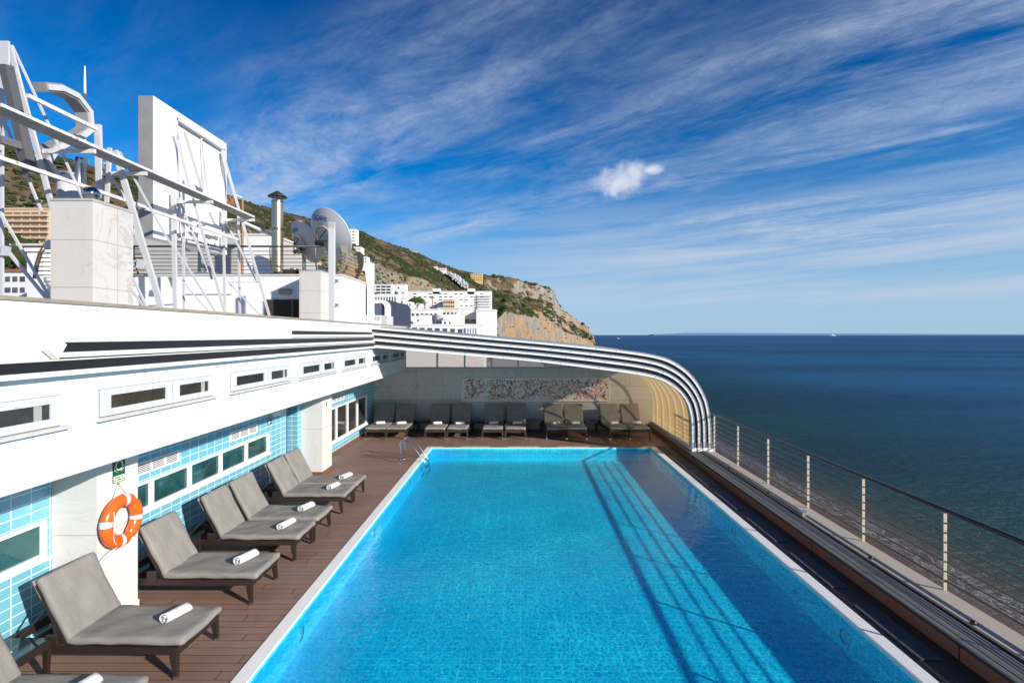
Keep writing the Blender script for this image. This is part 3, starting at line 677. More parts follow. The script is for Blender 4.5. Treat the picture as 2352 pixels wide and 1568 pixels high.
# ================================================================== END WALL, MOSAIC, ROOF
def mk_curve(pts, Y): return [Vector((P(a, b, Y).x, P(a, b, Y).z)) for a, b in pts]
outer = mk_curve([(850, 748.5), (1100, 771), (1300, 789.5), (1408, 801), (1470, 809), (1516, 817.7), (1548, 829.5), (1580.5, 852), (1602, 876.7), (1619, 906.8), (1628, 934.7), (1633, 971), (1634.3, 1000), (1634.5, 1032)], 15.3)
inner = mk_curve([(850, 797), (1070, 815.7), (1237, 831), (1409, 852), (1450, 857.5), (1495, 865.5), (1529, 877), (1559, 898), (1578.4, 924), (1585, 943), (1589, 964), (1590, 985), (1590, 1005), (1590, 1030)], 15.3)
def resamp(c, n=60):
    # smooth curve, evenly resampled
    pp = [c[0]+(c[0]-c[1])]+c+[c[-1]+(c[-1]-c[-2])]; d = []
    for i in range(1, len(pp)-2):
        for s_ in range(10):
            t_ = s_/10; a, b_, cc, e = pp[i-1], pp[i], pp[i+1], pp[i+2]
            d.append(.5*((2*b_)+(cc-a)*t_+(2*a-5*b_+4*cc-e)*t_*t_+(3*b_-a-3*cc+e)*t_**3))
    d.append(c[-1]); L = [0]
    for a, b_ in zip(d, d[1:]): L.append(L[-1]+(b_-a).length)
    res = []; j = 0
    for i in range(n):
        s_ = L[-1]*i/(n-1)
        while j < len(L)-2 and L[j+1] < s_: j += 1
        f = (s_-L[j])/max(1e-9, L[j+1]-L[j]); res.append(d[j].lerp(d[j+1], min(1, f)))
    return res
oc, ic = resamp(outer), resamp(inner)
def lay(t_): return [a.lerp(b_, t_) for a, b_ in zip(oc, ic)]
def strip(m, c0, c1, y0, y1):    # a curved bar between two profiles and two depths
    n = len(c0); vs = []
    for i in range(n): vs += [(c0[i].x, y0, c0[i].y), (c1[i].x, y0, c1[i].y), (c1[i].x, y1, c1[i].y), (c0[i].x, y1, c0[i].y)]
    fs = []
    for i in range(n-1):
        for k in range(4): l = (k+1) % 4; fs.append((i*4+k, (i+1)*4+k, (i+1)*4+l, i*4+l))
    fs += [(0, 1, 2, 3), ((n-1)*4+3, (n-1)*4+2, (n-1)*4+1, (n-1)*4)]
    return m.add(vs, fs)
roofs = ['outermost', 'second', 'third', 'innermost']
for i in range(4):
    t0, t1 = i*.275, i*.275+.135
    if i == 3: t0, t1 = .86, 1.0
    e = empty('roof_segment', (0, 15.3, Z0), label=f'{roofs[i]} white curved segment of the telescopic pool roof' + (' with amber side panels' if i == 3 else ''), cat='pool roof segment', group='nested segments of the sliding pool roof')
    y0, yb = 15.3, 20.3-.02*i
    part(strip(MB(), lay(t0), lay(t1), y0, y0+.09), 'front_frame', white_s, e)
    ms = strip(MB(), lay(t0+.003), lay(t0+.035), y0-.012, y0+.001); part(ms, 'frame_ridge', alu, e)
    if i < 3: part(strip(MB(), lay(t1-.01), lay(t1+.18), y0+.05, y0+.10), 'rubber_seal', rubber, e)
    # bolts
    cc = lay((t0+t1)/2+.01); m = MB()
    for k in range(3, 58, 3): m.box(cc[k].x-.012, cc[k].x+.012, y0-.012, y0, cc[k].y-.008, cc[k].y+.010)
    part(m, 'bolts', alu, e)
    # wheel shoe
    cb = lay((t0+t1)/2)[-1]; part(MB().box(cb.x-.065, cb.x+.065, y0-.06, y0+.14, Z0+.005, Z0+.10), 'wheel_shoe', white_s, e)
    for sg in (-.045, .0, .045): part(MB().tube([(cb.x+sg, y0-.03, Z0+.10), (cb.x+sg, y0-.03, Z0+.26)], .009, 6), 'adjuster_rod', alu, e)
    if i == 0:
        a = lay(t0+.01)[:47]; b_ = lay(t0+.025)[:47]
        part(strip(MB(), a, b_, y0+.09, yb), 'roof_sheet', roof_sheet, e)
        for yy in (16.3, 17.3, 18.3, 19.3): part(strip(MB(), lay(t0-.02)[:38], lay(t0+.008)[:38], yy, yy+.05), 'roof_rib', alu, e)
    if i == 3:
        c0, c1 = lay(t0+.05)[31:], lay(t0+.065)[31:]; nr = 6; st_ = (yb-y0-.09)/nr
        for k in range(nr):
            ya = y0+.09+k*st_; part(strip(MB(), c0, c1, ya+.05, ya+st_), 'side_panel', yellow_sheet, e)
        for k in range(nr+1):
            ya = y0+.09+k*st_; part(strip(MB(), lay(t0)[30:], lay(t1)[30:], min(ya, yb-.05), min(ya, yb-.05)+.035), 'rib', cream, e)
        part(MB().box(cb.x-.05, cb.x+.04, y0+.10, yb, Z0, Z0+.10), 'sill_beam', cream, e)
        part(MB().box(lay(t0)[43].x-.02, lay(t0)[43].x+.02, y0+.1, yb, lay(t0)[43].y-.05, lay(t0)[43].y-.02), 'cross_beam', cream, e)
# marble end wall whose top follows the roof
ci = lay(.97); e = empty('marble_end_wall', (0, YF, 0), label='veined marble wall behind the row of loungers under the roof', cat='wall')
poly = [Vector((WX, YF, 0)), Vector((4.98, YF, 0))]
for c in reversed(ci):
    if c.y < 2.33 and c.x > 3: poly.append(Vector((min(c.x+.03, 5.06), YF, c.y)))
poly += [Vector((poly[-1].x-.2, YF, 2.33)), Vector((WX, YF, 2.33))]
part(MB().prism(poly, (0, .25, 0)), 'wall', marblack, e); part(MB().box(WX, 3.9, YF-.02, YF+.26, 2.33, 2.36), 'wall_cap', conc, e)
# frosted gable panels over it
gp = empty('frosted_gable', (0, YF, 2.36), label='frosted panels with white posts between marble wall and curved roof', cat='gable glazing')
xs_ = [FX, -3.2, -2.15, -1.12, -.1, .92, 1.95, 2.9]
def ztop(x):
    for a, b_ in zip(oc, oc[1:]):
        if a.x <= x <= b_.x: return a.y+(b_.y-a.y)*(x-a.x)/(b_.x-a.x)-.03
    return oc[0].y
for a, b_ in zip(xs_, xs_[1:]):
    part(MB().prism([Vector((a, YF+.02, 2.37)), Vector((b_, YF+.02, 2.37)), Vector((b_, YF+.02, ztop(b_))), Vector((a, YF+.02, ztop(a)))], (0, .02, 0)), 'panel', pink_sheet, gp)
for a in xs_[1:]: part(MB().box(a-.03, a+.03, YF-.01, YF+.06, 2.365, ztop(a)), 'mullion', greyp, gp)
# mosaic
mo = empty('mosaic_panel', (.57, YF-.02, 1.10), label='long white mosaic panel of scattered coloured shards on the marble wall', cat='wall art')
x0, x1, z0, z1 = -2.21, 3.35, 1.10, 1.925; yy = YF-.02
part(MB().box(x0, x1, yy-.03, yy+.02, z0, z1), 'panel', M('mosaic_ground', (.80, .75, .68), .5, var=.08, vs=4), mo)
m = MB(); m.box(x0-.03, x1+.03, yy-.045, yy+.01, z0-.03, z0); m.box(x0-.03, x1+.03, yy-.045, yy+.01, z1, z1+.03); m.box(x0-.03, x0, yy-.045, yy+.01, z0, z1); m.box(x1, x1+.03, yy-.045, yy+.01, z0, z1)
part(m, 'frame', copem, mo)
rnd = random.Random(3); m = MB(); sm = []
for ci_, (nm, colr, cnt) in enumerate((('blue', (.01, .06, .24), 130), ('navy', (.005, .01, .04), 120), ('orange', (.58, .07, .01), 210), ('yellow', (.60, .24, .02), 130), ('teal', (.02, .14, .24), 90))):
    sm.append(M('mosaic_'+nm, colr, .4, var=.2)); m.cur = ci_
    for _ in range(cnt):
        cx_, cz_ = rnd.uniform(x0+.05, x1-.05), rnd.uniform(z0+.04, z1-.04); a = rnd.gauss(.9, .7)*(1 if rnd.random() < .6 else -1); L = rnd.uniform(.10, .36); wd = rnd.uniform(.018, .042) if rnd.random() < .9 else rnd.uniform(.06, .10)
        if wd > .05: L = rnd.uniform(.08, .18)
        d = Vector((math.cos(a), 0, math.sin(a))); n_ = Vector((-d.z, 0, d.x)); c = Vector((cx_, yy-.0315-.001*ci_-.00008*(_ % 9), cz_))
        q = [c-d*L/2, c+d*L/2+n_*wd*.3, c+d*L/2*rnd.uniform(.2, 1)+n_*wd]
        q = [Vector((min(x1-.005, max(x0+.005, v.x)), v.y, min(z1-.005, max(z0+.005, v.z)))) for v in q]
        m.add(q+[v+Vector((0, -.0004, 0)) for v in q], [(0, 1, 2), (5, 4, 3)])
part(m, 'shard_pattern', sm, mo)

# ================================================================== LOUNGERS, TABLES, TOWELS
def make_lounger():
    t_ = empty('sun_lounger')
    W = .345
    for sy in (-1, 1):
        MB().box(.0, 1.86, sy*W-.024, sy*W+.024, .262, .335).build('side_rail', wicker, t_)
    m = MB(); m.box(1.86, 1.905, -W-.024, W+.024, .245, .335); m.build('end_rail', wicker, t_); MB().box(-.03, .0, -W-.024, W+.024, .245, .335).build('end_rail', wicker, t_)
    for x in (.10, 1.865):
        for sy in (-1, 1):
            lg = MB().beam((x+(.03 if x > 1 else -.03), sy*(W+.004), .0), (x, sy*(W-.002), .25), .036, .036, w2=.068, h2=.068).build('leg', wicker, t_)
            MB().beam((x+(.031 if x > 1 else -.031), sy*(W+.004), -.001), (x+(.026 if x > 1 else -.026), sy*(W+.0045), .035), .042, .042).build('foot_cap', steel, lg)
    m = MB()
    for i in range(9): m.box(.70+i*.135, .76+i*.135, -W+.02, W-.02, .300, .325)
    m.build('slat_bed', wicker, t_)
    MB().rbox((1.325, 0, .375), (.64, .352, .042), .034, (26, 14, 3), .011, 3.2).build('seat_cushion', fabric, t_, True)
    th = R(62); Mr = Matrix.Translation((.70, 0, .36)) @ Matrix.Rotation(-(pi-th), 4, 'Y')
    MB().rbox((.365, 0, -.035), (.37, .35, .038), .032, (18, 14, 3), .012, 3.0, Mr, 5).build('back_cushion', fabric, t_, True)
    MB().rbox((.61, 0, .018), (.13, .352, .014), .012, (4, 8, 2), .004, 4.0, Mr, 8).build('cushion_pocket', fabric, t_, True)
    m = MB()
    for sy in (-1, 1): m.beam(Mr @ Vector((0, sy*.335, .012)), Mr @ Vector((.68, sy*.335, .012)), .03, .03)
    m.beam(Mr @ Vector((.68, -.335, .012)), Mr @ Vector((.68, .335, .012)), .03, .03)
    for i in range(6): m.beam(Mr @ Vector((.08+i*.1, -.335, .012)), Mr @ Vector((.08+i*.1, .335, .012)), .012, .045)
    m.build('backrest_frame', wicker, t_)
    for sy in (-1, 1): MB().tube([(.10, sy*.30, .30), Mr @ Vector((.42, sy*.30, .02))], .011, 6).build('prop', darkmetal, t_)
    for sy in (-1, 1): MB().box(.52, .64, sy*.372-.02, sy*.372+.02, .335, .45).build('pivot_block', wicker, t_)
    return t_
def make_towel():
    m = MB(); n = 44; L = .155; r0, r1, turns = .020, .080, 2.6; th = .013; sec = []
    for i in range(n+1):
        a = 2*pi*turns*i/n+.6; r = r0+(r1-r0)*i/n; sec.append((a, r))
    ns_ = 7
    vs = []
    for i, (a, r) in enumerate(sec):
        for q in (r, r-th):
            for k in range(ns_):
                y = -L+2*L*k/(ns_-1); wob = 1+.05*noise.noise(Vector((a, y*9, 2))); jut = .008*math.sin(a*1.7)*(1 if abs(y) > L*.9 else 0)*(1 if y > 0 else -1)
                vs.append((q*wob*math.cos(a), y+jut, q*wob*math.sin(a)*.84+.067))
    fs = []; w2 = 2*ns_
    for i in range(n):
        for k in range(ns_-1):
            a = i*w2+k; b_ = (i+1)*w2+k; fs.append((a, a+1, b_+1, b_)); a += ns_; b_ += ns_; fs.append((b_, b_+1, a+1, a))
        for k in (0, ns_-1): a = i*w2+k; b_ = (i+1)*w2+k; f = (a, b_, b_+ns_, a+ns_); fs.append(f if k == 0 else tuple(reversed(f)))
    for base in (0, n*w2):
        for k in range(ns_-1): fs.append((base+k, base+k+1, base+k+1+ns_, base+k+ns_))
    m.add(vs, fs); return m.build('rolled_towel', terry, None, True)
def make_table():
    t_ = empty('side_table'); h_ = .24
    for sx in (-1, 1):
        for sy in (-1, 1): MB().beam((sx*(h_-.03), sy*(h_-.03), 0), (sx*(h_-.025), sy*(h_-.025), .36), .036, .036, w2=.055, h2=.055).build('leg', wicker, t_)
    m = MB(); m.box(-h_, h_, -h_, -h_+.03, .34, .42); m.box(-h_, h_, h_-.03, h_, .34, .42); m.box(-h_, -h_+.03, -h_+.03, h_-.03, .34, .42); m.box(h_-.03, h_, -h_+.03, h_-.03, .34, .42); m.build('apron', wicker, t_)
    MB().box(-h_+.005, h_-.005, -h_+.005, h_-.005, .421, .429).build('glass_top', tabletop, t_)
    return t_
L0 = make_lounger(); T0 = make_towel(); S0 = make_table(); first = {'l': 1, 't': 1, 's': 1}
alt = []
for sd in (11, 23, 37):
    th = R(62); Mr = Matrix.Translation((.70, 0, .36)) @ Matrix.Rotation(-(pi-th), 4, 'Y')
    A_ = MB().rbox((1.325, 0, .375), (.64, .352, .042), .034, (34, 18, 3), .017, 4.2, None, sd); B_ = MB().rbox((.365, 0, -.035), (.37, .35, .038), .032, (22, 18, 3), .017, 4.0, Mr, sd+2)
    oa, ob = A_.build('seat_cushion', fabric, None, True), B_.build('back_cushion', fabric, None, True)
    alt.append((oa.data, ob.data)); bpy.data.objects.remove(oa); bpy.data.objects.remove(ob)
nalt = [0]
def put(proto, key, loc, rz, label, cat, group):
    if first[key]: o = proto; first[key] = 0
    else: o = copy_tree(proto)
    o.location = loc; o.rotation_euler = (0, 0, rz); tag(o, label, cat, group)
    if key == 'l':
        v_ = alt[nalt[0] % 3]; nalt[0] += 1
        for c_ in kids(o):
            if c_.name.startswith('seat_cushion'): c_.data = v_[0]
            elif c_.name.startswith('back_cushion'): c_.data = v_[1]
    if key == 't': o.scale = (random.uniform(.92, 1.08), random.uniform(.9, 1.06), random.uniform(.86, 1.0))
    return o
left = [(4.60, 'nearest taupe sun lounger cut off by the bottom left corner of the photo'), (5.87, 'taupe sun lounger in front of the marble pillar with the lifebuoy'),
        (7.34, 'taupe sun lounger just behind the lifebuoy pillar'), (8.66, 'fourth nearest taupe sun lounger by the tiled wall, beyond the second side table'), (9.51, 'fifth nearest taupe sun lounger by the tiled wall, with a table beyond it'),
        (10.84, 'sixth nearest taupe sun lounger by the tiled wall, second from the far white pillar'), (11.60, 'last taupe sun lounger of the wall row, beside the far white pillar')]
ord_ = ['nearest', 'second nearest', 'third nearest', 'fourth nearest', 'fifth nearest', 'sixth nearest', 'farthest']
for i, (y, lab) in enumerate(left):
    put(L0, 'l', (-5.49+(.03 if i == 0 else 0), y, 0), R(random.uniform(-1.6, 1.6)), lab, 'sun lounger', 'sun loungers along the tiled wall')
    put(T0, 't', (-3.88+random.uniform(-.03, .03), y+.02, .412), R(-17+random.uniform(-4, 4)), f'rolled white towel on the {ord_[i]} lounger of the wall row', 'towel', 'rolled towels on the loungers')
backx = [(884, 1.5), (933, -1), (1012, 1), (1061, 0), (1136, 0), (1187, -1), (1269, 2), (1317, -1), (1395, 6), (1444, 3)]
bn_ = ['leftmost lounger', 'second lounger from the left', 'third lounger from the left', 'fourth lounger from the left', 'fifth lounger from the left', 'fifth lounger from the right', 'fourth lounger from the right', 'third lounger from the right', 'second lounger from the right', 'rightmost lounger']
for i, (bx, rz) in enumerate(backx):
    x = (bx-CX)*19.45/F
    put(L0, 'l', (x, 19.93, 0), R(-90+rz), f'{bn_[i]} in the shaded row before the marble wall', 'sun lounger', 'sun loungers along the marble wall')
    a = R(-90+rz); put(T0, 't', (x+math.cos(a)*1.33+.05*random.uniform(-1, 1), 19.93+math.sin(a)*1.33, .412), R(-75+random.uniform(-12, 12)), f'rolled white towel on the {bn_[i]} of the marble wall row', 'towel', 'rolled towels on the loungers')
for (x, y, lab) in ((-5.16, 5.24, 'dark glass topped wicker table between the two nearest loungers'), (-5.28, 8.0, 'dark wicker side table between the third and fourth nearest loungers of the wall row'), (-5.28, 10.17, 'dark wicker side table between the fifth and sixth nearest loungers of the wall row'),
                    (-3.60, 19.5, 'leftmost dark side table in the shaded row before the marble wall'), (-1.56, 19.5, 'second side table from the left in the shaded row'), (.53, 19.5, 'second side table from the right in the shaded row'), (2.60, 19.5, 'rightmost dark side table in the shaded row before the marble wall')):
    put(S0, 's', (x, y, 0), 0, lab, 'side table', 'dark wicker side tables')
o = MB().box(-.05, .05, -.035, .035, .43, .436).build('white_card', white_s, loc=(-5.12, 5.18, 0)); o.rotation_euler = (0, 0, .5); tag(o, 'small white card lying on the glass table by the nearest lounger', 'card')

# ladder handrails
for y, lab in ((14.74, 'nearer curved steel grab rail of the pool ladder'), (15.22, 'farther curved steel grab rail of the pool ladder')):
    e = empty('pool_grab_rail', (-3.40, y, 0), label=lab, cat='grab rail', group='steel grab rails at the pool ladder')
    pts = [(0, 0, 0), (0, 0, .42)]+[(.115-.115*math.cos(a), 0, .48+.15*math.sin(a)) for a in [pi*.12*i for i in range(6)]]+[(.30, 0, .52), (.45, 0, .34), (.60, 0, .13), (.68, 0, .02), (.72, 0, -.08), (.74, 0, -.2), (.74, 0, -.45)]
    MB().tube(pts, .021, 12).build('tube', steel, e, True); MB().lathe([(.021, .018), (.045, .014), (.048, 0)], n=20).build('base_flange', steel, e, True)
ld = empty('pool_ladder_steps', (-2.68, 14.98, -.1), label='steel ladder steps under water between the grab rails', cat='pool ladder')
for z in (-.08, -.26): MB().box(-.03, .03, -.22, .22, z, z+.025).build('step', steel, ld)

# ================================================================== ROOF TERRACE
def Y_at(px, X): return X*F/(px-CX)
# marble clad shafts
for (x0, x1, y0, y1, zt, nm, lab) in ((-5.93, -5.40, 6.59, 7.28, 5.29, 'marble_shaft', 'tall square marble clad chimney shaft on the near roof edge with stained slabs'), (-6.02, -5.44, 14.2, 15.02, 5.33, 'marble_shaft', 'low marble clad shaft beside the satellite dishes and white post')):
    e = empty(nm, ((x0+x1)/2, (y0+y1)/2, 3.8), label=lab, cat='chimney shaft', group='marble clad shafts on the roof')
    m = MB(); m.box(x0, x1, y0, y1, 3.78, zt); m.mi = [0, 0, 0, 1, 0, 1]; part(m, 'cladding', [marF, marS], e)
    part(MB().box(x0-.01, x1+.01, y0-.01, y1+.01, zt, zt+.03), 'cap', conc, e)
# lift house with louvre
lh = empty('roof_plant_house', (-8, 16, 3.8), label='low white plant house on the roof with louvred opening and oval lamp', cat='roof building')
part(MB().box(-12, -5.14, 15.02, 17.3, 3.75, 5.30), 'wall', white, lh); part(MB().box(-12.03, -5.11, 14.99, 17.33, 5.30, 5.34), 'coping', cream, lh)
part(MB().box(-7.32, -6.05, 14.98, 15.03, 4.0, 4.62), 'louvre_backing', darkgap, lh)
m = MB()
for i in range(12): m.beam((-7.32, 14.96, 4.05+i*.05), (-6.05, 14.96, 4.05+i*.05), .05, .008, up=(0, -.6, 1))
m.box(-6.55, -6.50, 14.925, 14.98, 4.0, 4.62); part(m, 'louvres', M('brown_louvre', (.12, .085, .065), .5), lh)
la = MB().rbox((0, 0, 0), (.20, .05, .085), .05, (6, 3, 4)).build('oval_lamp', lamp_glass, lh, True); la.location = Vector((-6.75, 14.97, 4.84))-lh.location
rm = MB().lathe([(.165, .0), (.21, .04), (.24, .0)], n=28, M_=Matrix.Rotation(pi/2, 3, 'X') @ Matrix.Diagonal((1, .48, 1))).build('lamp_rim', white_s, lh, True); rm.location = Vector((-6.75, 15.0, 4.84))-lh.location
part(MB().box(-11.5, -8.3, 14.99, 15.0, 4.76, 4.78), 'cable_strip', conc, lh)
ph = empty('roof_penthouse', (-12, 19, 3.8), label='pale concrete stair house behind the roof railing and sign', cat='roof building')
part(MB().box(-16, -8.54, 18.0, 22, 3.75, 7.02), 'wall', conc, ph); part(MB().box(-16, -8.5, 17.95, 22.1, 7.02, 7.08), 'coping', cream, ph)
part(MB().box(-9.55, -8.52, 17.96, 18.0, 3.9, 7.0), 'panel', stuc, ph)
fin = MB(); yy = 17.4
fp = [(843, 742), (843, 655), (838.5, 625), (832, 603), (853, 603), (853, 742)]
sp = empty('white_pilaster', (-5.1, 17.4, 3.8), label='white pilaster with curved fin ending the roof railing', cat='pilaster')
part(MB().prism([P(a, b_, yy) for a, b_ in fp], (0, .35, 0)), 'fin', white, sp)
# railing of the plant house, bulging posts
rr_ = empty('roof_railing', (-8, 15.2, 5.34), label='weathered steel railing with bulging posts on the plant house roof', cat='railing')
zr = [5.34+.105*i+.05 for i in range(7)]
def bulge(z): s_ = (z-5.34)/.84; return .20*math.sin(min(1, max(0, s_))*pi*.62)-.12
for z in zr: part(MB().tube([(-12, 15.2-bulge(z), z), (-5.9, 15.2-bulge(z), z), (-5.32+bulge(z), 15.5, z), (-5.32+bulge(z), 17.3, z)], .011, 6), 'rod', railm, rr_, smooth=True)
part(MB().tube([(-12, 15.12, 6.16), (-5.85, 15.12, 6.16)], .028, 8), 'handrail', darkmetal, rr_, smooth=True)
for x in (-11.2, -7.25, -5.95):
    q = [Vector((x, 15.2-bulge(5.34+.84*i/8), 5.34+.84*i/8)) for i in range(9)]; part(MB().tube(q, .024, 6), 'post', railm, rr_, smooth=True)
for y in (15.7, 17.25):
    m = MB(); vs = []
    for i in range(11): z = 5.3+.98*i/10; xo = -5.32+bulge(z)*1.4; vs += [(xo-.07-.012*i, y, z), (xo+.02, y, z), (xo+.02, y+.03, z), (xo-.07-.012*i, y+.03, z)]
    fs = [(i*4+k, i*4+(k+1) % 4, (i+1)*4+(k+1) % 4, (i+1)*4+k) for i in range(10) for k in range(4)]+[(3, 2, 1, 0), (40, 41, 42, 43)]
    part(m.add(vs, fs), 'fin_post', M('aged_fin', (.33, .27, .20), .8, var=.3) if y < 16 else railm, rr_)
# second railing seen left of the near shaft
r2 = empty('roof_railing', (-10, 12, 3.8), label='curved weathered railing seen left of the near marble shaft', cat='railing')
q = [P(80, 640, 11), P(84, 610, 11), P(93, 580, 11), P(104, 566, 11)]; part(MB().tube(q, .04, 6), 'post', railm, r2, smooth=True)
for i in range(7): part(MB().tube([P(80+i*2.5, 632-i*10, 11), P(330, 632-i*10, 11)], .012, 6), 'rod', railm, r2, smooth=True)
w2_ = empty('roof_parapet', (-10, 11.4, 3.8), label='white parapet wall behind the near marble shaft, in shadow', cat='wall')
part(MB().box(P(100, 0, 11.3).x, P(400, 0, 11.3).x, 11.3, 11.6, 3.7, P(0, 636, 11.3).z), 'wall', white, w2_)
# chimney flue
ch = empty('metal_flue', (-7.45, 16, 5.34), label='shiny steel chimney flue with conical cap on the plant house', cat='chimney')
MB().lathe([(.165, 0), (.165, 2.36)], n=28).build('pipe', flue, ch, True)
for z in (.02, 1.45, 2.3): MB().lathe([(.165, z), (.178, z+.01), (.178, z+.05), (.165, z+.06)], n=28).build('collar', bsteel, ch, True)
MB().lathe([(.25, -.02), (.19, .14), (.165, .18)], n=28).build('base_flashing', bsteel, ch, True)
MB().lathe([(0, 2.68), (.27, 2.50), (.275, 2.47), (.0, 2.50)], n=28).build('cap', darkmetal, ch, True)
m = MB(); [m.tube([(.15*math.cos(a), .15*math.sin(a), 2.34), (.15*math.cos(a), .15*math.sin(a), 2.53)], .008, 5) for a in (0, 2.1, 4.2)]; m.build('cap_struts', darkmetal, ch)
# white tall post
wp = empty('white_post', (-4.60, 12.5, 3.9), label='tall square white steel post in front of the satellite dishes', cat='post')
wp.location = (P(762.5, 0, 12.5).x, 12.5, 3.85); MB().box(-.062, .062, -.06, .06, 0, 2.38).build('shaft', greyp, wp); MB().box(-.064, .064, -.062, .062, 2.30, 2.45).build('cap', conc, wp)
MB().box(.062, .15, -.02, .02, .42, .50).build('bracket', alu, wp); MB().box(.062, .15, -.02, .02, 1.0, 1.08).build('bracket', alu, wp)
# satellite dishes seen from behind
def dish(cpx, cpy, Y, rad, nrm, lab, roll=0):
    c = P(cpx, cpy, Y); n_ = Vector(nrm).normalized(); up = Vector((0, 0, 1)); right = n_.cross(up).normalized(); u_ = right.cross(n_).normalized()
    e = empty('satellite_dish', (c.x, c.y, 5.34), label=lab, cat='satellite dish', group='satellite dishes on the roof')
    Mt = Matrix((right, u_, -n_)).transposed().to_4x4(); Mt = Matrix.Translation(c) @ Mt @ Matrix.Rotation(roll, 4, 'Z')
    dep = rad*.30; f_ = lambda r: dep*(1-(r/rad)**2)
    def dpart(mb, name, mat, smooth=False):
        mb.v = [tuple(Mt @ Vector(v)) for v in mb.v]; return part(mb, name, mat, e, smooth=smooth)
    dpart(MB().lathe([(rad*i/14+1e-4, f_(rad*i/14)) for i in range(15)]+[(rad+.02, -.01), (rad+.02, -.03), (rad, -.03)]+[(rad*i/14+1e-4, f_(rad*i/14)-.025) for i in range(14, -1, -1)], n=56), 'reflector', dishm, True)
    ring = [(rad*.40*math.cos(a), rad*.40*math.sin(a), f_(rad*.4)+.05) for a in [2*pi*i/32 for i in range(32)]]
    dpart(MB().tube(ring, rad*.035, 8, True), 'back_ring', M('cream_ring', (.45, .38, .28), .5), True)
    m = MB()
    for a in (.9, 2.6, 4.2, 5.6): m.beam((rad*.40*math.cos(a), rad*.40*math.sin(a), f_(rad*.4)+.06), (rad*.18*math.cos(a+.3), rad*.18*math.sin(a+.3)-.1, dep+.22), .03, .03)
    m.box(-.12*rad*2, .12*rad*2, -.2, -.08, dep+.1, dep+.26); dpart(m, 'mount_arms', darkmetal)
    for s_, mt, ox in (('GIGA', textblue, -.16), ('Hz', textgreen, .26)):
        vs, fs = textmesh(s_, rad*.26, .0); mb = MB(); vv = []
        for v in vs: X_, Y_ = v.x*.95+ox*rad-.02*rad-rad*.16, v.y+rad*.66; vv.append((X_, Y_, f_(math.hypot(X_, Y_))+.008))
        mb.add(vv, fs); dpart(mb, 'lettering', mt)
    base = Vector((c.x+.05, c.y-.28, 5.34)); tp = Mt @ Vector((0, -.15, dep+.2))
    part(MB().tube([base, (base.x, base.y, tp.z)], .06, 12), 'mast', alu, e, smooth=True); m = MB()
    for a in (.5, 2.6, 4.7): m.beam(base+Vector((.22*math.cos(a), .22*math.sin(a), 0)), base+Vector((0, 0, .42)), .03, .03)
    part(m, 'mast_legs', darkmetal, e)
    return e
dish(759, 538, 16.0, .80, (.42, .72, .42), 'larger front satellite dish with GIGAHz lettering, seen from behind', R(-8))
dish(703, 556, 16.7, .70, (.52, .62, .44), 'smaller satellite dish with GIGAHz lettering behind the larger one', R(4))
ac = empty('air_conditioning_unit', (-5.9, 21, 4.0), label='white louvred air conditioning box beyond the plant house corner', cat='air conditioner')
a_, b_ = P(838, 742, 21), P(876, 724, 21); part(MB().box(a_.x, b_.x, 21, 22, a_.z-.3, b_.z), 'casing', white_s, ac); a2, b2 = P(876, 742, 21), P(889, 724, 21)
part(MB().box(a2.x, b2.x, 21.003, 22, a_.z-.3, b_.z-.02), 'side_casing', greyp, ac)
m = MB(); [m.box(a_.x+.05+.15*j, a_.x+.17+.15*j, 20.985, 21.0, b_.z-.07-.045*i, b_.z-.05-.045*i) for i in range(4) for j in range(4)]; part(m, 'louvres', conc, ac)
# odds and ends on the plant house roof
for i, (px, py, w_, h_, lab) in enumerate(((475, 628, .5, .22, 'low grey fan box behind the roof railing near the sign'), (675, 615, .55, .3, 'dark fan unit behind the roof railing beside the flue'), (700, 625, .4, .25, 'small pale box behind the roof railing under the dishes'))):
    c = P(px, py, 16.4); e = empty('roof_unit', (c.x, 16.4, 5.34), label=lab, cat='fan unit'); MB().box(-w_/2, w_/2, -.2, .2, 0, h_).build('casing', (alu, darkmetal, conc)[i], e); MB().lathe([(h_*.4, h_), (h_*.4, h_+.05), (0, h_+.07)], n=16).build('fan_hood', alu, e, True)
ct = empty('cable_mast', (-8.7, 16.3, 5.34), label='rusty steel post with tangled orange cable beside the sign', cat='post')
a_, b_ = P(557, 455, 16.3), P(557, 640, 16.3); part(MB().tube([b_, a_], .035, 8), 'shaft', rust, ct)
q = [a_+Vector((-.3+.3*math.sin(i*1.7)*.5-.1, .02*math.cos(i), -.12+.18*math.cos(i*2.3))) for i in range(16)]; part(MB().tube(q, .012, 5), 'cable', M('orange_cable', (.5, .16, .06), .6), ct)
part(MB().tube([P(557, 510, 16.3), P(627, 541, 16.3)], .05, 8), 'brace_pipe', white_s, ct); part(MB().tube([P(535, 445, 16.3), P(557, 455, 16.3)], .03, 6), 'arm', white_s, ct)
st = empty('steel_turbine_vent', (0, 8.9, 5.4), label='round steel turbine vent shining above the near marble shaft', cat='vent')
st.location = P(209, 452, 7.0); m = MB(); m.lathe([(.085, -.12), (.085, -.02), (.10, .0), (.105, .06), (.07, .115), (.02, .13), (0, .13)], n=24); m.build('dome', M('chrome_dome', (.5, .47, .42), .08, 1.0, var=.35, vs=14), st, True)
vp_ = empty('vent_pipe', (0, 0, 0), label='short aluminium vent pipe standing behind the near marble shaft', cat='vent pipe'); vp_.location = P(158, 470, 8.6); MB().tube([(0, 0, -.8), (0, 0, .35)], .15, 20).build('pipe', greyp, vp_, True)
an = empty('radio_antenna', (0, 0, 0), label='thin vertical whip antenna on a steel pole behind the sign letter', cat='antenna'); an.location = P(195, 420, 9.0)
zz = lambda py: (420-py)/F*9.0
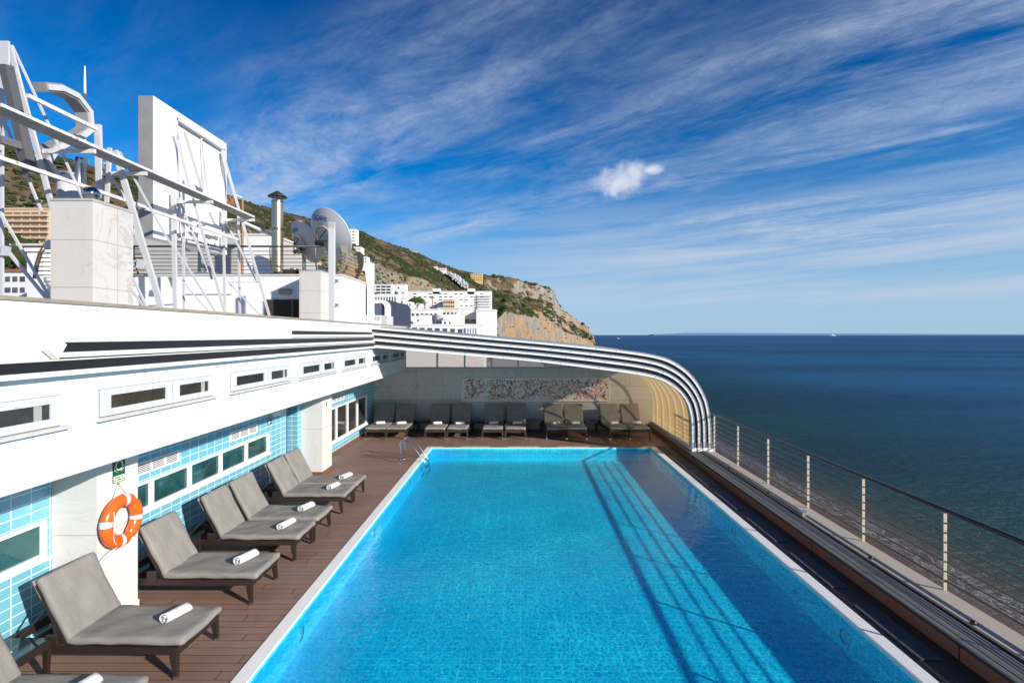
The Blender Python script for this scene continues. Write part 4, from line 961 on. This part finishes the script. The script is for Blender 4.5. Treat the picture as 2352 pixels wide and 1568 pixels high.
MB().tube([(0, 0, -.4), (0, 0, zz(215))], .022, 8).build('pole', alu, an, True); MB().tube([(0, 0, zz(215)), (0, 0, zz(152))], [.025, .008], 8).build('whip', white_s, an, True)
MB().tube([(-.10, 0, -.5), (-.10, 0, zz(362))], .055, 12).build('mounting_tube', alu, an, True); MB().box(-.16, .04, -.04, .04, zz(376), zz(368)).build('clamp', alu, an)

# ------------------------------------------------------------------ roof sign seen from behind
SX = -7.0
pn = empty('roof_sign_panel', (SX, 11, 5.4), label='large white square roof sign panel seen from behind, with wedge cut', cat='sign')
def S(px, py, X=SX): return PX(px, py, X)
ol = [S(352, 220), S(520, 330), S(522, 585), S(352, 545)]
zq = lambda zx, zy: ((520+.4082*zx)/1.6327, (340+.4082*zy)/1.6327)
hole = [S(*zq(508, 860)), S(*zq(612, 1122)), S(*zq(645, 1045)), S(*zq(575, 900))]
part(MB().prism(ol, (-.26, 0, 0), [hole]), 'letter_box', bright_sheet, pn)
part(MB().prism([S(352, 221)+Vector((-.27, -.02, 0)), S(352, 545)+Vector((-.27, -.02, 0)), S(352, 545)+Vector((.0, -.02, 0)), S(352, 221)+Vector((0, -.02, 0))], (0, .018, 0)), 'side_return', lettergrey, pn)
m = MB(); fr_ = [S(395, 271), S(507, 343), S(510, 572), S(398, 548)]
for a, b_ in zip(fr_, fr_[1:3]+[fr_[3], fr_[0]]): m.beam(a+Vector((.05, 0, 0)), b_+Vector((.05, 0, 0)), .10, .07)
m.beam(S(458, 312)+Vector((.04, 0, 0)), S(463, 440)+Vector((.04, 0, 0)), .03, .03); part(m, 'inner_frame', greyp, pn)
m = MB(); m.beam(S(*zq(410, 378))+Vector((.03, 0, 0)), S(*zq(570, 900))+Vector((.03, 0, 0)), .05, .05); m.beam(S(*zq(562, 480))+Vector((.03, 0, 0)), S(*zq(625, 960))+Vector((.03, 0, 0)), .05, .05); m.beam(S(*zq(640, 1110))+Vector((.03, 0, 0)), S(*zq(725, 1300))+Vector((.03, 0, 0)), .05, .05)
part(m, 'wedge_ribs', greyp, pn)
m = MB()
for (a, b1, b2) in ((430, 470, 540), (460, 475, 565), (478, 500, 575)): p0 = S(a, 510+.2*(a-430)); m.box(p0.x, p0.x+.14, p0.y, p0.y+.28, p0.z-.2, p0.z+.05)
part(m, 'transformer_boxes', white_s, pn)
m = MB(); rr3 = random.Random(5)
for i in range(7):
    c = S(425+i*12, 545+i*4)+Vector((.12, 0, 0)); m.tube([c+Vector((.02*math.sin(k*2+i), rr3.uniform(-.12, .12), rr3.uniform(-.08, .06))) for k in range(6)], .006, 4)
part(m, 'cables', blackm, pn)
# channel letter
ll = empty('roof_sign_letter', (SX, 8, 5.8), label='grey S-shaped channel letter of the roof sign seen from behind', cat='sign letter')
cen = [(108, 200), (150, 205), (192, 232), (210, 268), (208, 300), (170, 322), (132, 340), (112, 362), (118, 395), (140, 408), (168, 402)]
cp = [Vector((S(a, b_).y, S(a, b_).z)) for a, b_ in cen]
def chan(cp, wd, x0, x1):
    Lp, Rp = [], []
    for i, p in enumerate(cp):
        d = (cp[min(i+1, len(cp)-1)]-cp[max(i-1, 0)]).normalized(); n_ = Vector((-d.y, d.x)); Lp.append(p+n_*wd/2); Rp.append(p-n_*wd/2)
    m = MB(); vs = []
    for a, b_ in zip(Lp, Rp): vs += [(x0, a.x, a.y), (x1, a.x, a.y), (x1, b_.x, b_.y), (x0, b_.x, b_.y)]
    n = len(cp); fs = [(i*4+k, i*4+(k+1) % 4, (i+1)*4+(k+1) % 4, (i+1)*4+k) for i in range(n-1) for k in range(4)]+[(3, 2, 1, 0), (n*4-4, n*4-3, n*4-2, n*4-1)]
    return m.add(vs, fs)
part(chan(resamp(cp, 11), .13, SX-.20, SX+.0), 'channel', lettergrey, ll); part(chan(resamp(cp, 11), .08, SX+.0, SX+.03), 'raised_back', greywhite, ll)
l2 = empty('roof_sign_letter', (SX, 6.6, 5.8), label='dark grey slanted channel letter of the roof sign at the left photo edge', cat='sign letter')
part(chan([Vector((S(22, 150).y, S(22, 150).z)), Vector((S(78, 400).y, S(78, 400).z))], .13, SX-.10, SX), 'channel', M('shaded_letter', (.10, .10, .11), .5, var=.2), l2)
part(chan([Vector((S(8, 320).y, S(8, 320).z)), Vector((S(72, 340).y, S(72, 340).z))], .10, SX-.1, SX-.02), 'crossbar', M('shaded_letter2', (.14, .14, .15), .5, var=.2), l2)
# lattice carrying the sign
sf = empty('sign_scaffold', (-6.4, 9, 3.8), label='white steel lattice with rusty walkways carrying the roof sign', cat='steel frame')
def bm(name, a, b_, w_=.07, h_=None, mat=greywhite): part(MB().beam(a, b_, w_*.5, (h_ or w_)*.85, up=(1, 0, 0)), name, mat, sf)
YF4 = (7.55, 8.59, 10.43, 12.07)
legs = [((22, 106), (181, 706), 0, .075), ((265, 347), (372, 712), 1, .10), ((402, 309), (517, 720), 2, .05), ((510, 345), (620, 730), 3, .06)]
for a, b_, i, w_ in legs: bm('leg', P(*a, YF4[i]), P(*b_, YF4[i]), w_, w_)
verts_ = [((4, 105), (4, 700), 7.5, .055), ((398, 440), (403, 712), 10.35, .09), ((421, 415), (422, 712), 10.6, .05), ((512, 479), (517, 716), 12.07, .06), ((547, 479), (551, 720), 12.3, .055), ((252, 340), (245, 467), 8.5, .07), ((225, 287), (230, 455), 8.59, .11)]
for a, b_, Y, w_ in verts_: bm('upright', P(*a, Y), P(*b_, Y), w_)
br_ = [((28, 105), (190, 455), 7.6, .05), ((38, 145), (0, 345), 7.45, .055), ((15, 290), (96, 486), 7.65, .055), ((0, 487), (118, 690), 7.4, .055), ((20, 579), (115, 695), 7.5, .07), ((275, 349), (385, 549), 8.65, .05), ((385, 549), (425, 604), 8.65, .05), ((425, 604), (495, 716), 8.65, .05),
       ((237, 374), (300, 478), 8.8, .07), ((306, 526), (327, 579), 9.0, .06), ((306, 640), (337, 705), 8.7, .06), ((306, 670), (330, 702), 8.7, .07), ((405, 444), (487, 641), 10.5, .06), ((410, 636), (480, 716), 10.4, .04), ((507, 487), (592, 649), 12.2, .07), ((525, 649), (600, 726), 12.2, .05), ((402, 272), (435, 429), 10.5, .04)]
for a, b_, Y, w_ in br_: bm('brace', P(*a, Y), P(*b_, Y), w_, w_*.6)
bm('connector', P(24, 562, 7.5), P(112, 562, 7.55), .06, .04); bm('connector', P(520, 648, 12.1), P(594, 648, 12.1), .03)
bm('connector', P(306, 600, 8.6), P(335, 600, 8.6), .05); bm('connector', P(410, 630, 10.4), P(480, 630, 10.45), .03)
# gusset plates
for (px, py, Y, s_) in ((12, 575, 7.5, .13), (112, 560, 7.5, .12), (322, 605, 8.59, .13), (422, 597, 10.43, .12), (60, 265, 7.5, .07)):
    c = P(px, py, Y-.05); s_ *= .6; part(MB().prism([c+Vector((-s_, 0, -s_*.9)), c+Vector((s_*.7, 0, -s_)), c+Vector((s_, 0, s_*.6)), c+Vector((-s_*.6, 0, s_))], (0, .012, 0)), 'gusset', greywhite, sf)
c = P(12, 125, 7.5); part(MB().box(c.x-.35, c.x+.10, 7.44, 7.47, c.z-.22, c.z+.16), 'top_plate', greywhite, sf)
# long rails and walkway running with the building
def along(name, X, z, y0, y1, w_, h_, mat): part(MB().box(X-w_/2, X+w_/2, y0, y1, z-h_/2, z+h_/2), name, mat, sf)
rustw, t, out = newmat('white_steel_rust_spots'); p_ = pos(t); rs_ = t.smooth(t.noise(p_, 9, 6, .7), .60, .68)
b = t.n('ShaderNodeBsdfPrincipled', i_Roughness=.5); t.put(b, 'Base Color', t.mix(rs_, (.62, .61, .61, 1), (.38, .17, .07, 1))); t.put(out, 0, b)
along('rail', -6.7, 6.85, 7.1, 8.25, .04, .055, rustw)
along('rail', -6.5, 5.81, 6.3, 9.05, .04, .05, rustw); along('rail', -6.5, 5.79, 9.05, 12.0, .04, .055, rustw)
along('walkway_edge', -6.17, 6.33, 6.2, 12.1, .02, .04, rustw); along('walkway_edge', -6.44, 6.33, 6.2, 12.1, .02, .04, rustw)
m = MB()
for i in range(236): yy = 6.2+i*.025; m.box(-6.43, -6.18, yy, yy+.009, 6.300, 6.318)
for i in range(7): xx = -6.41+i*.036; m.box(xx, xx+.006, 6.2, 12.1, 6.302, 6.316)
part(m, 'walkway_grating', M('dull_grating', (.46, .43, .40), .6, var=.3, vs=6), sf)
for i in range(4): part(MB().box(-6.9, -6.15, YF4[i]-.02, YF4[i]+.02, 6.22, 6.28), 'walkway_bearer', rustw, sf)

# ================================================================== HILLS
ridge = [(-60, 330, 560), (0, 345, 580), (35, 345, 590), (100, 360, 600), (155, 371, 610), (225, 388, 620), (335, 408, 650), (450, 436, 690), (527, 450, 720), (560, 463, 740), (625, 480, 780), (705, 503, 830), (797, 525, 890), (832, 531, 920), (866, 548, 950), (941, 575, 1010), (981, 592, 1060), (1046, 618, 1130), (1096, 628, 1190), (1131, 639, 1230), (1191, 648, 1290), (1221, 657, 1320), (1258, 662, 1360), (1271, 674, 1375), (1277, 694, 1385), (1293, 714, 1400), (1318, 732, 1430), (1348, 754, 1470), (1364, 777, 1490), (1368, 793, 1500)]
foot = [(-60, 18, 130), (300, 16, 160), (500, 14, 220), (800, 8, 330), (900, 4, 420), (1040, 2, 560), (1110, -2, 660), (1138, -26, 760), (1180, -27, 860), (1250, -27, 1120), (1330, -27, 1380), (1368, -27, 1499)]
def lerp_t(tab, x, k):
    if x <= tab[0][0]: return tab[0][k]
    for a, b_ in zip(tab, tab[1:]):
        if x <= b_[0]: f = (x-a[0])/(b_[0]-a[0]); return a[k]+(b_[k]-a[k])*f
    return tab[-1][k]
NU, NV = 560, 110; vs = []; fs = []; hillpt = {}
def hill(px, v, rough=True):
    ry, rd = lerp_t(ridge, px, 1), lerp_t(ridge, px, 2); fz, fd = lerp_t(foot, px, 1), lerp_t(foot, px, 2)
    zr_ = H+(CY-ry)/F*rd
    if v <= 1:
        Y = fd+(rd-fd)*v
        head = max(0.0, min(1.0, (px-1040)/120)); 
        g = (v**.92)*(1-head)+head*(.42*min(1, v/.10)**.8+.33*max(0, min(1, (v-.10)/.62))+.25*max(0, min(1, (v-.72)/.14)))
        mid_ = (1-head); cl_ = .0
        if mid_ > 0:   # a rock band half way up the near slope
            s1 = max(0, min(1, (v-.30)/.06)); g = g*(1-mid_)+mid_*(.84*v+.16*s1)
        z = fz+(zr_-fz)*min(1, g)
    else:
        Y = rd+(v-1)*400; z = zr_-(v-1)*140
    X = (px-CX)/F*Y
    if rough:
        hd = max(0.0, min(1.0, (px-1090)/60))
        if hd: Y += hd*14*min(1, v*12)*(1-min(1, max(0, v-.9)*10))*(noise.noise(Vector((X*.035, z*.010, 3)))+.6*noise.noise(Vector((X*.09, z*.03, 7)))-.4*abs(noise.noise(Vector((X*.06, z*.015, 1)))))
        q = Vector((X, Y, z)); amp = 9*(1-math.exp(-Y/700))*min(1, v*6)
        n_ = noise.fractal(q*.012, .9, 2.1, 6)+.35*noise.fractal(q*.05, .8, 2.2, 4); ed = 1 if v < .93 else max(.18, 1-(v-.93)*11)
        rid = 1-abs(noise.noise(Vector((X*.018, Y*.006, z*.004))))*2
        Y -= n_*amp*2.2*ed+rid*amp*1.4*ed*(1 if v < 1 else 0); X += noise.noise(q*.03)*amp*ed*.6; z += n_*amp*.55*ed
    return Vector((X, Y, z))
for i in range(NU):
    px = -60+(1368+60)*i/(NU-1)
    base = hill(px, 0); vs.append((base.x*.9, base.y*.75, -27)); 
    for j in range(NV): vs.append(tuple(hill(px, (j/(NV-5))**1.55)))
nv_ = NV+1
for i in range(NU-1):
    for j in range(nv_-1): a = i*nv_+j; fs.append((a, a+nv_, a+nv_+1, a+1))
o = MB().add(vs, fs).build('hills', hill_m, None, True); tag(o, kind='structure')
# town ground under the houses
tag(MB().add([(-900, 24, -26.3), (5.6, 24, -26.3), (45, 60, -26.3), (46, 160, -26.3), (20, 560, -26.3), (-10, 780, -26.3), (-900, 780, -26.3)], [(0, 1, 2, 3, 4, 5, 6)]).build('ground', conc), kind='structure')
# scrub: thousands of small bushes
ico = [(0, 0, 1)]+[(math.cos(a)*.9, math.sin(a)*.9, .45) for a in [2*pi*k/5 for k in range(5)]]+[(math.cos(a+.6), math.sin(a+.6), -.3) for a in [2*pi*k/5 for k in range(5)]]
icof = [(0, 1+k, 1+(k+1) % 5) for k in range(5)]+[(1+k, 6+k, 1+(k+1) % 5) for k in range(5)]+[(6+k, 6+(k+1) % 5, 1+(k+1) % 5) for k in range(5)]
rb = random.Random(11); m = MB(); cnt = 0
while cnt < 9500:
    px = rb.uniform(-40, 1355); v = rb.random()**1.0
    p = hill(px, v)
    dn = noise.noise(p*.02)+.6*noise.noise(p*.06)
    head = px > 1120
    if head:
        if v < .12 and rb.random() < .85: continue
        if .70 < v < .88 and rb.random() < .9: continue
    if dn < (-.05 if head else .0) and rb.random() < .93: continue
    s_ = rb.uniform(.7, 2.0)*(1.5 if head else 1)*(.75 if px < 600 else 1)
    if 1110 < px < 1235 and v > .88: s_ *= 1.9
    if rb.random() < .06: s_ *= 1.7
    a0 = rb.uniform(0, 6); vv = []
    for q in ico:
        k_ = s_*rb.uniform(.7, 1.3); vv.append((p.x+(q[0]*math.cos(a0)-q[1]*math.sin(a0))*k_*1.25, p.y+(q[0]*math.sin(a0)+q[1]*math.cos(a0))*k_*1.25, p.z+q[2]*k_*.85))
    m.add(vv, icof); cnt += 1
tag(m.build('hillside_scrub', leaf2), 'green scrub and bushes covering the rocky hillside', 'scrub', kind='stuff')
# far coast on the horizon, with the blue haze put into its colour
cst = [(1500, 767.6), (1555, 765.5), (1570, 764.2), (1640, 764.0), (1800, 765.0), (2000, 766.0), (2352, 767.5)]
m = MB(); vs = []
for a, b_ in cst: p = P(a, b_, 42000); vs += [(p.x, p.y, -26), tuple(p), (p.x, p.y+2500, -26)]
fs = [(i*3+k, (i+1)*3+k, (i+1)*3+k+1, i*3+k+1) for i in range(len(cst)-1) for k in range(2)]
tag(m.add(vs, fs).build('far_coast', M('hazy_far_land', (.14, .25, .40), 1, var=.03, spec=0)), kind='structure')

# ================================================================== FAR BUILDINGS
def building(name, px0, px1, pt, pb, Y, depth, mat, label, cat='building', rows=0, cols=0, wfill=(.6, .45), inset=.03, slabs=False, roof=None, skip=0, group=None, side=None, glassm=None, yaw=0):
    a, b_ = P(px0, pb, Y), P(px1, pt, Y); W = b_.x-a.x; Ht = b_.z-a.z; cx_ = (a.x+b_.x)/2
    e = empty(name, (cx_, Y+depth/2, a.z), label=label, cat=cat, group=group)
    m = MB(); m.box(-W/2, W/2, -depth/2, depth/2, -8 if name != 'balcony_block' else -8, Ht); m.build('walls', mat, e)
    m = MB(); q = Ht*.03+.2; m.box(-W/2-q*.3, W/2+q*.3, -depth/2-q*.4, depth/2+q*.3, Ht, Ht+q*.8); m.build('roof', roof or mat, e)
    if rows:
        fh = Ht*.94/rows; fw = W*.96/cols; rs = random.Random(int(px0*7+rows))
        for r_ in range(rows):
            zc = Ht*.02+fh*(r_+.5)
            for c_ in range(cols):
                if rs.random() < skip: continue
                xc = -W*.48+fw*(c_+.5); ww, hh = fw*wfill[0]/2*rs.uniform(.8, 1.05), fh*wfill[1]/2
                MB().box(xc-ww, xc+ww, -depth/2-.06, -depth/2+.02, zc-hh, zc+hh).build('window', glassm or glass_f, e)
            if slabs:
                MB().box(-W/2, W/2, -depth/2-fh*.45, -depth/2-.07, zc-fh*.5, zc-fh*.5+fh*.34).build('balcony', mat, e)
    return e
B = building
lb_ = B('apartment_block', 931, 1128, 670, 713, 480, 14, stuc, 'long white apartment block below the cliffs with small dark windows', rows=6, cols=16, wfill=(.62, .32), skip=.45)
for px in (993, 1073):
    a, b_ = P(px, 672, 478), P(px+16, 662, 478); part(MB().box(a.x, b_.x, 480, 488, a.z-1, b_.z), 'rooftop_box', stuc, lb_)
m = MB()
for i in range(6): a, b_ = P(1096, 677+i*6, 476), P(1128.5, 679.5+i*6, 476); m.box(a.x, b_.x, 477.5, 480.2, b_.z, a.z)
part(m, 'balcony_bands', stuc, lb_)
B('annex_block', 1018, 1044, 688.5, 709, 470, 8, beige_b, 'small beige annex with two rows of windows before the long white block', rows=2, cols=6, wfill=(.75, .5))
B('tower_block', 1094, 1139, 713, 800, 465, 20, stuc, 'tall plain white block at the right end of the town', 'building')
B('shaded_void_block', 1061, 1092, 713, 800, 485, 10, conc, 'recessed grey block standing for the shaded void behind the sail wall', rows=3, cols=4, skip=.3)  # grey colour stands in for the shaded void under the long block
B('hotel_block', 910, 1008, 712, 800, 300, 16, stuc, 'white hotel with rows of square windows left of the sail wall', rows=6, cols=9, wfill=(.6, .40), skip=.15)
B('hotel_block', 1006, 1062, 709, 800, 330, 14, M('cream_facade', (.68, .60, .48), .7), 'cream stepped hotel floors behind the round white building', rows=6, cols=6, wfill=(.6, .4), skip=.2)
sw = empty('sail_wall', (0, 250, 0), label='triangular white sail-shaped wall rising in front of the hotels', cat='wall')
part(MB().prism([P(1040, 800, 250), P(1040, 738, 250), P(1046, 722, 250), P(1058, 706, 250), P(1058, 800, 250)], (0, 1.5, 0)), 'wall', stuc, sw)
rd_ = empty('round_building', (0, 265, 0), label='white round-fronted building beside the sail wall', cat='building'); c = P(1022, 745, 265); rd_.location = c; rad = 6.2
MB().lathe([(rad, -12), (rad, 4.6), (0, 4.7)], n=40).build('walls', stuc, rd_, True); MB().lathe([(rad+.4, 2.2), (rad+.6, 3.2), (rad+.2, 4.7)], n=40).build('cornice', stuc, rd_, True)
for i in range(8): a = pi+.3+i*.36; MB().box(-.5, .5, -.05, .05, -.9, .6).build('window', glass_f, rd_, loc=(math.cos(a)*(rad+.03), math.sin(a)*(rad+.03), .8)).rotation_euler = (0, 0, a+pi/2)
tb = B('terrace_block', 840, 1110, 747, 830, 200, 18, stuc, 'low white terrace building with slanted window openings above the pool roof')
for i in range(12):
    xx = 894+i*17.5; q = [P(xx, 750+i*.6, 199.9), P(xx+11.5, 750+i*.6, 199.9), P(xx+10, 757+i*.9, 199.9), P(xx+1, 757+i*.9, 199.9)]
    part(MB().prism(q, (0, .3, 0)), 'window', glass_f, tb)
m = MB()
for i in range(5): a, b_ = P(1070+i*6, 767, 199.5), P(1073.5+i*6, 752, 199.5); m.box(a.x, b_.x, 199.3, 199.8, a.z, b_.z)
part(m, 'fins', stuc, tb)
B('glass_pavilion', 930, 950, 733, 760, 230, 8, stuc, 'white pavilion with large glass front below the hotel', rows=1, cols=3, wfill=(.85, .7))
B('gabled_house', 966, 985, 723, 760, 240, 8, stuc, 'small white house with sloping red roof before the hotel', roof=roof_r)
# slate tower and white arched box
stw = empty('slate_clad_tower', (0, 60, 0), label='dark slate clad tower with rounded white edge behind the roof', cat='building')
q = [(886, 750), (886, 692), (889, 689.5), (896, 690), (904, 692), (909, 697), (911, 702), (911, 750)]
part(MB().prism([P(a, b_, 62) for a, b_ in q], (0, 8, 0)), 'walls', slate_t, stw)
q = [(853, 697), (853, 689), (872, 688), (880, 690), (885, 694.5), (888, 702), (888, 750), (883.5, 750), (883.5, 706), (881, 699), (876, 696)]
part(MB().prism([P(a, b_, 60) for a, b_ in q], (0, 2, 0)), 'white_arch', stuc, stw)
a, b_ = P(852, 750, 61), P(876, 697.5, 61); part(MB().box(a.x, b_.x, 61, 66, a.z, b_.z), 'white_block', stuc, stw)
a, b_ = P(876, 750, 64), P(884, 697.5, 64); part(MB().box(a.x, b_.x, 64, 66, a.z, b_.z), 'dark_glazing', glass_d, stw)
B('modern_villa', 850, 899, 654, 676, 380, 10, stuc, 'modern white villa with dark glazed floors under the cliff', rows=3, cols=4, wfill=(.9, .6), glassm=glass_d)
B('white_villa', 900, 931, 654, 690, 430, 10, stuc, 'white cubic villa beside the dark round tree', rows=3, cols=3, wfill=(.35, .3), skip=.5)
B('row_house', 853, 912, 677, 698, 300, 8, stuc, 'low white row of houses with dark chimney gaps', rows=1, cols=9, wfill=(.5, .6))
B('row_house', 911, 926, 686, 702, 320, 8, stuc, 'small white house with reddish roof left of the umbrella pine', roof=roof_r, rows=1, cols=3)
B('row_house', 926, 945, 693, 706, 310, 8, stuc, 'second small white house with reddish roof beside the umbrella pine', roof=roof_r, rows=1, cols=3)
sh = empty('stepped_houses', (0, 860, 0), label='cascade of small white terraced houses stepping down the hillside', cat='terraced houses'); m = MB(); mw = MB()
c = P(1050, 640, 860); sh.location = c
cells = 0
for r_ in range(6):
    for i in range(8):
        px = 1027+r_*6.3+i*3.4+1.1*math.sin(i*5+r_*3); py = 623+r_*5.2+i*1.3+1.5*math.sin(i*2.3+r_*4.1); Y = 880-r_*12
        if px > 1072: continue
        a, b_ = P(px, py+4.4, Y), P(px+2.6, py, Y); part(MB().box(a.x, b_.x, Y-4, Y+8, a.z-3, b_.z), 'house_unit', greyp, sh)
        a2, b2 = P(px+.5, py+3.4, Y-4), P(px+1.7, py+1.3, Y-4); 
        if cells < 46: part(MB().box(a2.x, b2.x, Y-4.3, Y-3.9, a2.z, b2.z), 'window', glass_f, sh)
        cells += 1
B('hill_villa', 981, 1004, 612.5, 617, 900, 8, stuc, 'low white villa high on the slope, left of the terraced houses', rows=1, cols=5)
B('hill_villa', 1003, 1024, 616, 622, 890, 8, stuc, 'low white villa on the slope touching the terraced houses', rows=1, cols=5)
B('yellow_villa', 1081, 1108, 628, 646, 1040, 12, yellow_b, 'ochre and yellow villa near the hill crest above the terraced houses', rows=3, cols=5, wfill=(.6, .4), roof=roof_r)
B('crest_house', 944, 958, 577, 584, 985, 8, M('pinkish_house', (.55, .46, .38), .8), 'small pinkish house alone on the ridge', rows=1, cols=3)
B('slope_tower', 798, 816.5, 527, 572, 600, 12, stuc, 'white tower block behind the large dish with yellow edge', rows=6, cols=2, wfill=(.6, .25))
B('slope_tower', 812, 829, 568, 600, 560, 12, stuc, 'white stepped apartment block right of the large dish', rows=5, cols=4, wfill=(.7, .35))
B('slope_house', 826, 843, 590, 604, 540, 10, stuc, 'lower white house right of the satellite dish', rows=2, cols=3)
B('slope_house', 650, 678, 537, 556, 560, 10, stuc, 'white cubic house on the slope between flue and dish', rows=2, cols=3, wfill=(.5, .5))
B('yellow_house', 650, 708, 592, 604, 120, 8, yellow_b, 'pale yellow house seen through the roof railing', rows=1, cols=4, wfill=(.3, .5))
B('dark_roof_building', 648, 712, 604, 640, 90, 8, slate_t, 'dark low building behind the roof railing under the yellow house')
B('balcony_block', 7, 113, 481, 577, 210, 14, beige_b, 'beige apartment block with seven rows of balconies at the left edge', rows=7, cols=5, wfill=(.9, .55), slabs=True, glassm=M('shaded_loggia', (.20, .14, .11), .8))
B('near_house', 9, 62, 625, 705, 42, 6, stuc, 'white house with red roof and three windows at the left edge', rows=3, cols=3, wfill=(.7, .45), roof=roof_r)
B('near_house', 62, 100, 578, 705, 36, 5, white, 'blank white gable wall left of the near marble shaft')
# boats
def hullboat(Y, px, L, label):
    e = empty('boat', (P(px, 0, Y).x, Y, -26.4), label=label, cat='boat'); s_ = L
    m = MB(); secs = [(-.5, .10, .0), (-.3, .13, -.01), (.1, .13, -.01), (.35, .08, .02), (.5, .0, .06)]; vs = []
    for x, w_, up in secs: vs += [(x*s_, -w_*s_, (.10+up)*s_), (x*s_*.96, 0, -.02*s_), (x*s_, w_*s_, (.10+up)*s_)]
    fs = [(i*3+k, (i+1)*3+k, (i+1)*3+k+1, i*3+k+1) for i in range(4) for k in range(2)]+[(0, 3, 6, 9, 12, 14, 11, 8, 5, 2), (0, 1, 2)]
    m.add(vs, fs).build('hull', white_s, e); MB().box(-.15*s_, .1*s_, -.08*s_, .08*s_, .10*s_, .26*s_).build('cabin', white_s, e); MB().tube([(-.05*s_, 0, .26*s_), (-.05*s_, 0, .5*s_)], .008*s_, 6).build('mast', alu, e)
    return e
hullboat(4200, 1420, 26, 'small white boat on the sea right of the headland'); hullboat(16000, 1912, 190, 'tiny distant ship on the horizon at the right')

# ================================================================== TREES
def leaves(m, c, rx, rz, n, s_, seed):
    q_ = random.Random(seed)
    for _ in range(n):
        d = Vector((q_.gauss(0, 1), q_.gauss(0, 1), q_.gauss(0, 1))).normalized(); r_ = q_.uniform(.55, 1)
        p = Vector(c)+Vector((d.x*rx*r_, d.y*rx*r_, d.z*rz*r_)); a = Vector((q_.gauss(0, 1), q_.gauss(0, 1), q_.gauss(0, 1))).normalized(); b_ = a.orthogonal().normalized(); k_ = s_*q_.uniform(.6, 1.3)
        m.add([p-a*k_, p+b_*k_*.6, p+a*k_, p-b_*k_*.6], [(0, 1, 2, 3)])
def umbrella_pine():
    Y = 400; base = P(958, 712, Y); e = empty('umbrella_pine', base, label='broad bright green umbrella pine in the white town', cat='tree'); px_m = Y/F
    m = MB(); q_ = random.Random(2); W = 20*px_m; top = 28*px_m
    for i in range(26):
        a = q_.uniform(0, 6.28); r_ = W*.72*q_.random()**.5; leaves(m, (r_*math.cos(a), r_*math.sin(a)*.8, top*(.52+.36*(1-(r_/W)**2))), W*.34, top*.20, 190, .35, i)
    m.build('crown', leaf_pine, e); m = MB(); m.tube([(0, 0, -4), (.2, 0, top*.35)], [.5, .35], 8)
    for a in (0, 1.3, 2.6, 3.9, 5.2): m.tube([(.2, 0, top*.3), (W*.25*math.cos(a), W*.25*math.sin(a), top*.5), (W*.5*math.cos(a), W*.5*math.sin(a), top*.65)], [.3, .2, .1], 6)
    m.build('trunk', bark, e)
umbrella_pine()
def palm(px, pb, hpx, Y, rpx, label):
    base = P(px, pb, Y); e = empty('palm_tree', base, label=label, cat='palm tree', group='palm trees in the town'); s_ = Y/F; h_ = hpx*s_; r_ = rpx*s_
    MB().tube([(0, 0, -1), (.1, 0, h_*.5), (0, 0, h_)], [.35, .28, .22], 8).build('trunk', bark, e); m = MB(); q_ = random.Random(int(px))
    for i in range(26):
        a = i*2.4; el_ = q_.uniform(-.4, 1.2); pts = [Vector((0, 0, h_))+Vector((math.cos(a)*r_*t_*math.cos(el_), math.sin(a)*r_*t_*math.cos(el_), r_*(t_*math.sin(el_)-.55*t_*t_))) for t_ in (0, .35, .7, 1)]
        sd = Vector((-math.sin(a), math.cos(a), 0))
        for j in range(3): w0, w1 = .35*(1-j*.3), .35*(.7-j*.3); m.add([pts[j]-sd*w0, pts[j]+sd*w0+Vector((0, 0, .1)), pts[j+1]+sd*w1, pts[j+1]-sd*w1], [(0, 1, 2, 3)])
    m.build('crown', leaf, e)
palm(993, 705, 23, 410, 7, 'tall slim palm tree in front of the long white block'); palm(975, 706, 8, 400, 6, 'short palm tree between the umbrella pine and the tall palm'); palm(895, 692, 12, 330, 9, 'bushy palm tree beside the dark round tree')
def roundtree(px, pb, wpx, hpx, Y, label, name='tree', mat=leaf):
    base = P(px, pb, Y); e = empty(name, base, label=label, cat='tree', group='trees among the houses and on the crest'); s_ = Y/F; W = wpx*s_/2; h_ = hpx*s_; m = MB(); q_ = random.Random(int(px*3))
    for i in range(14):
        a = q_.uniform(0, 6.28); r_ = W*.6*q_.random()**.5; leaves(m, (r_*math.cos(a), r_*math.sin(a), h_*q_.uniform(.35, .8)), W*.45, h_*.22, 90, h_*.05, i+int(px))
    m.build('crown', mat, e); MB().tube([(0, 0, -2), (0, 0, h_*.5)], [W*.08, W*.05], 6).build('trunk', bark, e)
for a in ((903, 690, 26, 26, 390, 'dark round tree between the villas'), (860, 680, 16, 10, 370, 'low bushy tree before the modern villa'), (1134, 642, 20, 14, 1235, 'first round pine on the crest right of the yellow villa'), (1150, 646, 22, 15, 1240, 'second pine on the crest, darker and wider'), (1166, 649, 22, 14, 1260, 'third pine on the crest toward the cliff'),
          (1183, 653, 20, 13, 1280, 'fourth pine on the crest toward the cliff'), (1201, 658, 18, 11, 1300, 'small last pine on the crest before the bare cliff'), (1118, 680, 18, 12, 620, 'tree just above the right end of the long white block'), (1140, 686, 20, 12, 800, 'wide bushy tree right of the long white block'), (945, 700, 10, 8, 395, 'small tree at the foot of the umbrella pine'), (880, 612, 12, 8, 700, 'lone bush tree on the slope right of the pilaster')):
    roundtree(*a)
for i in range(2): roundtree((20, 45)[i], 622, 30, 34, 60, ('dark tree behind the near white house at the left edge', 'dark tree right behind the house with the red roof')[i])

# ------------------------------------------------------------------ body of the building below the deck
bb_ = empty('lower_building', (0, 8, -26.4), label='white lower storeys of the hotel carrying the pool deck', cat='building')
part(MB().box(-14, 5.66, -8, 26, -26.4, -1.0), 'walls', white, bb_)
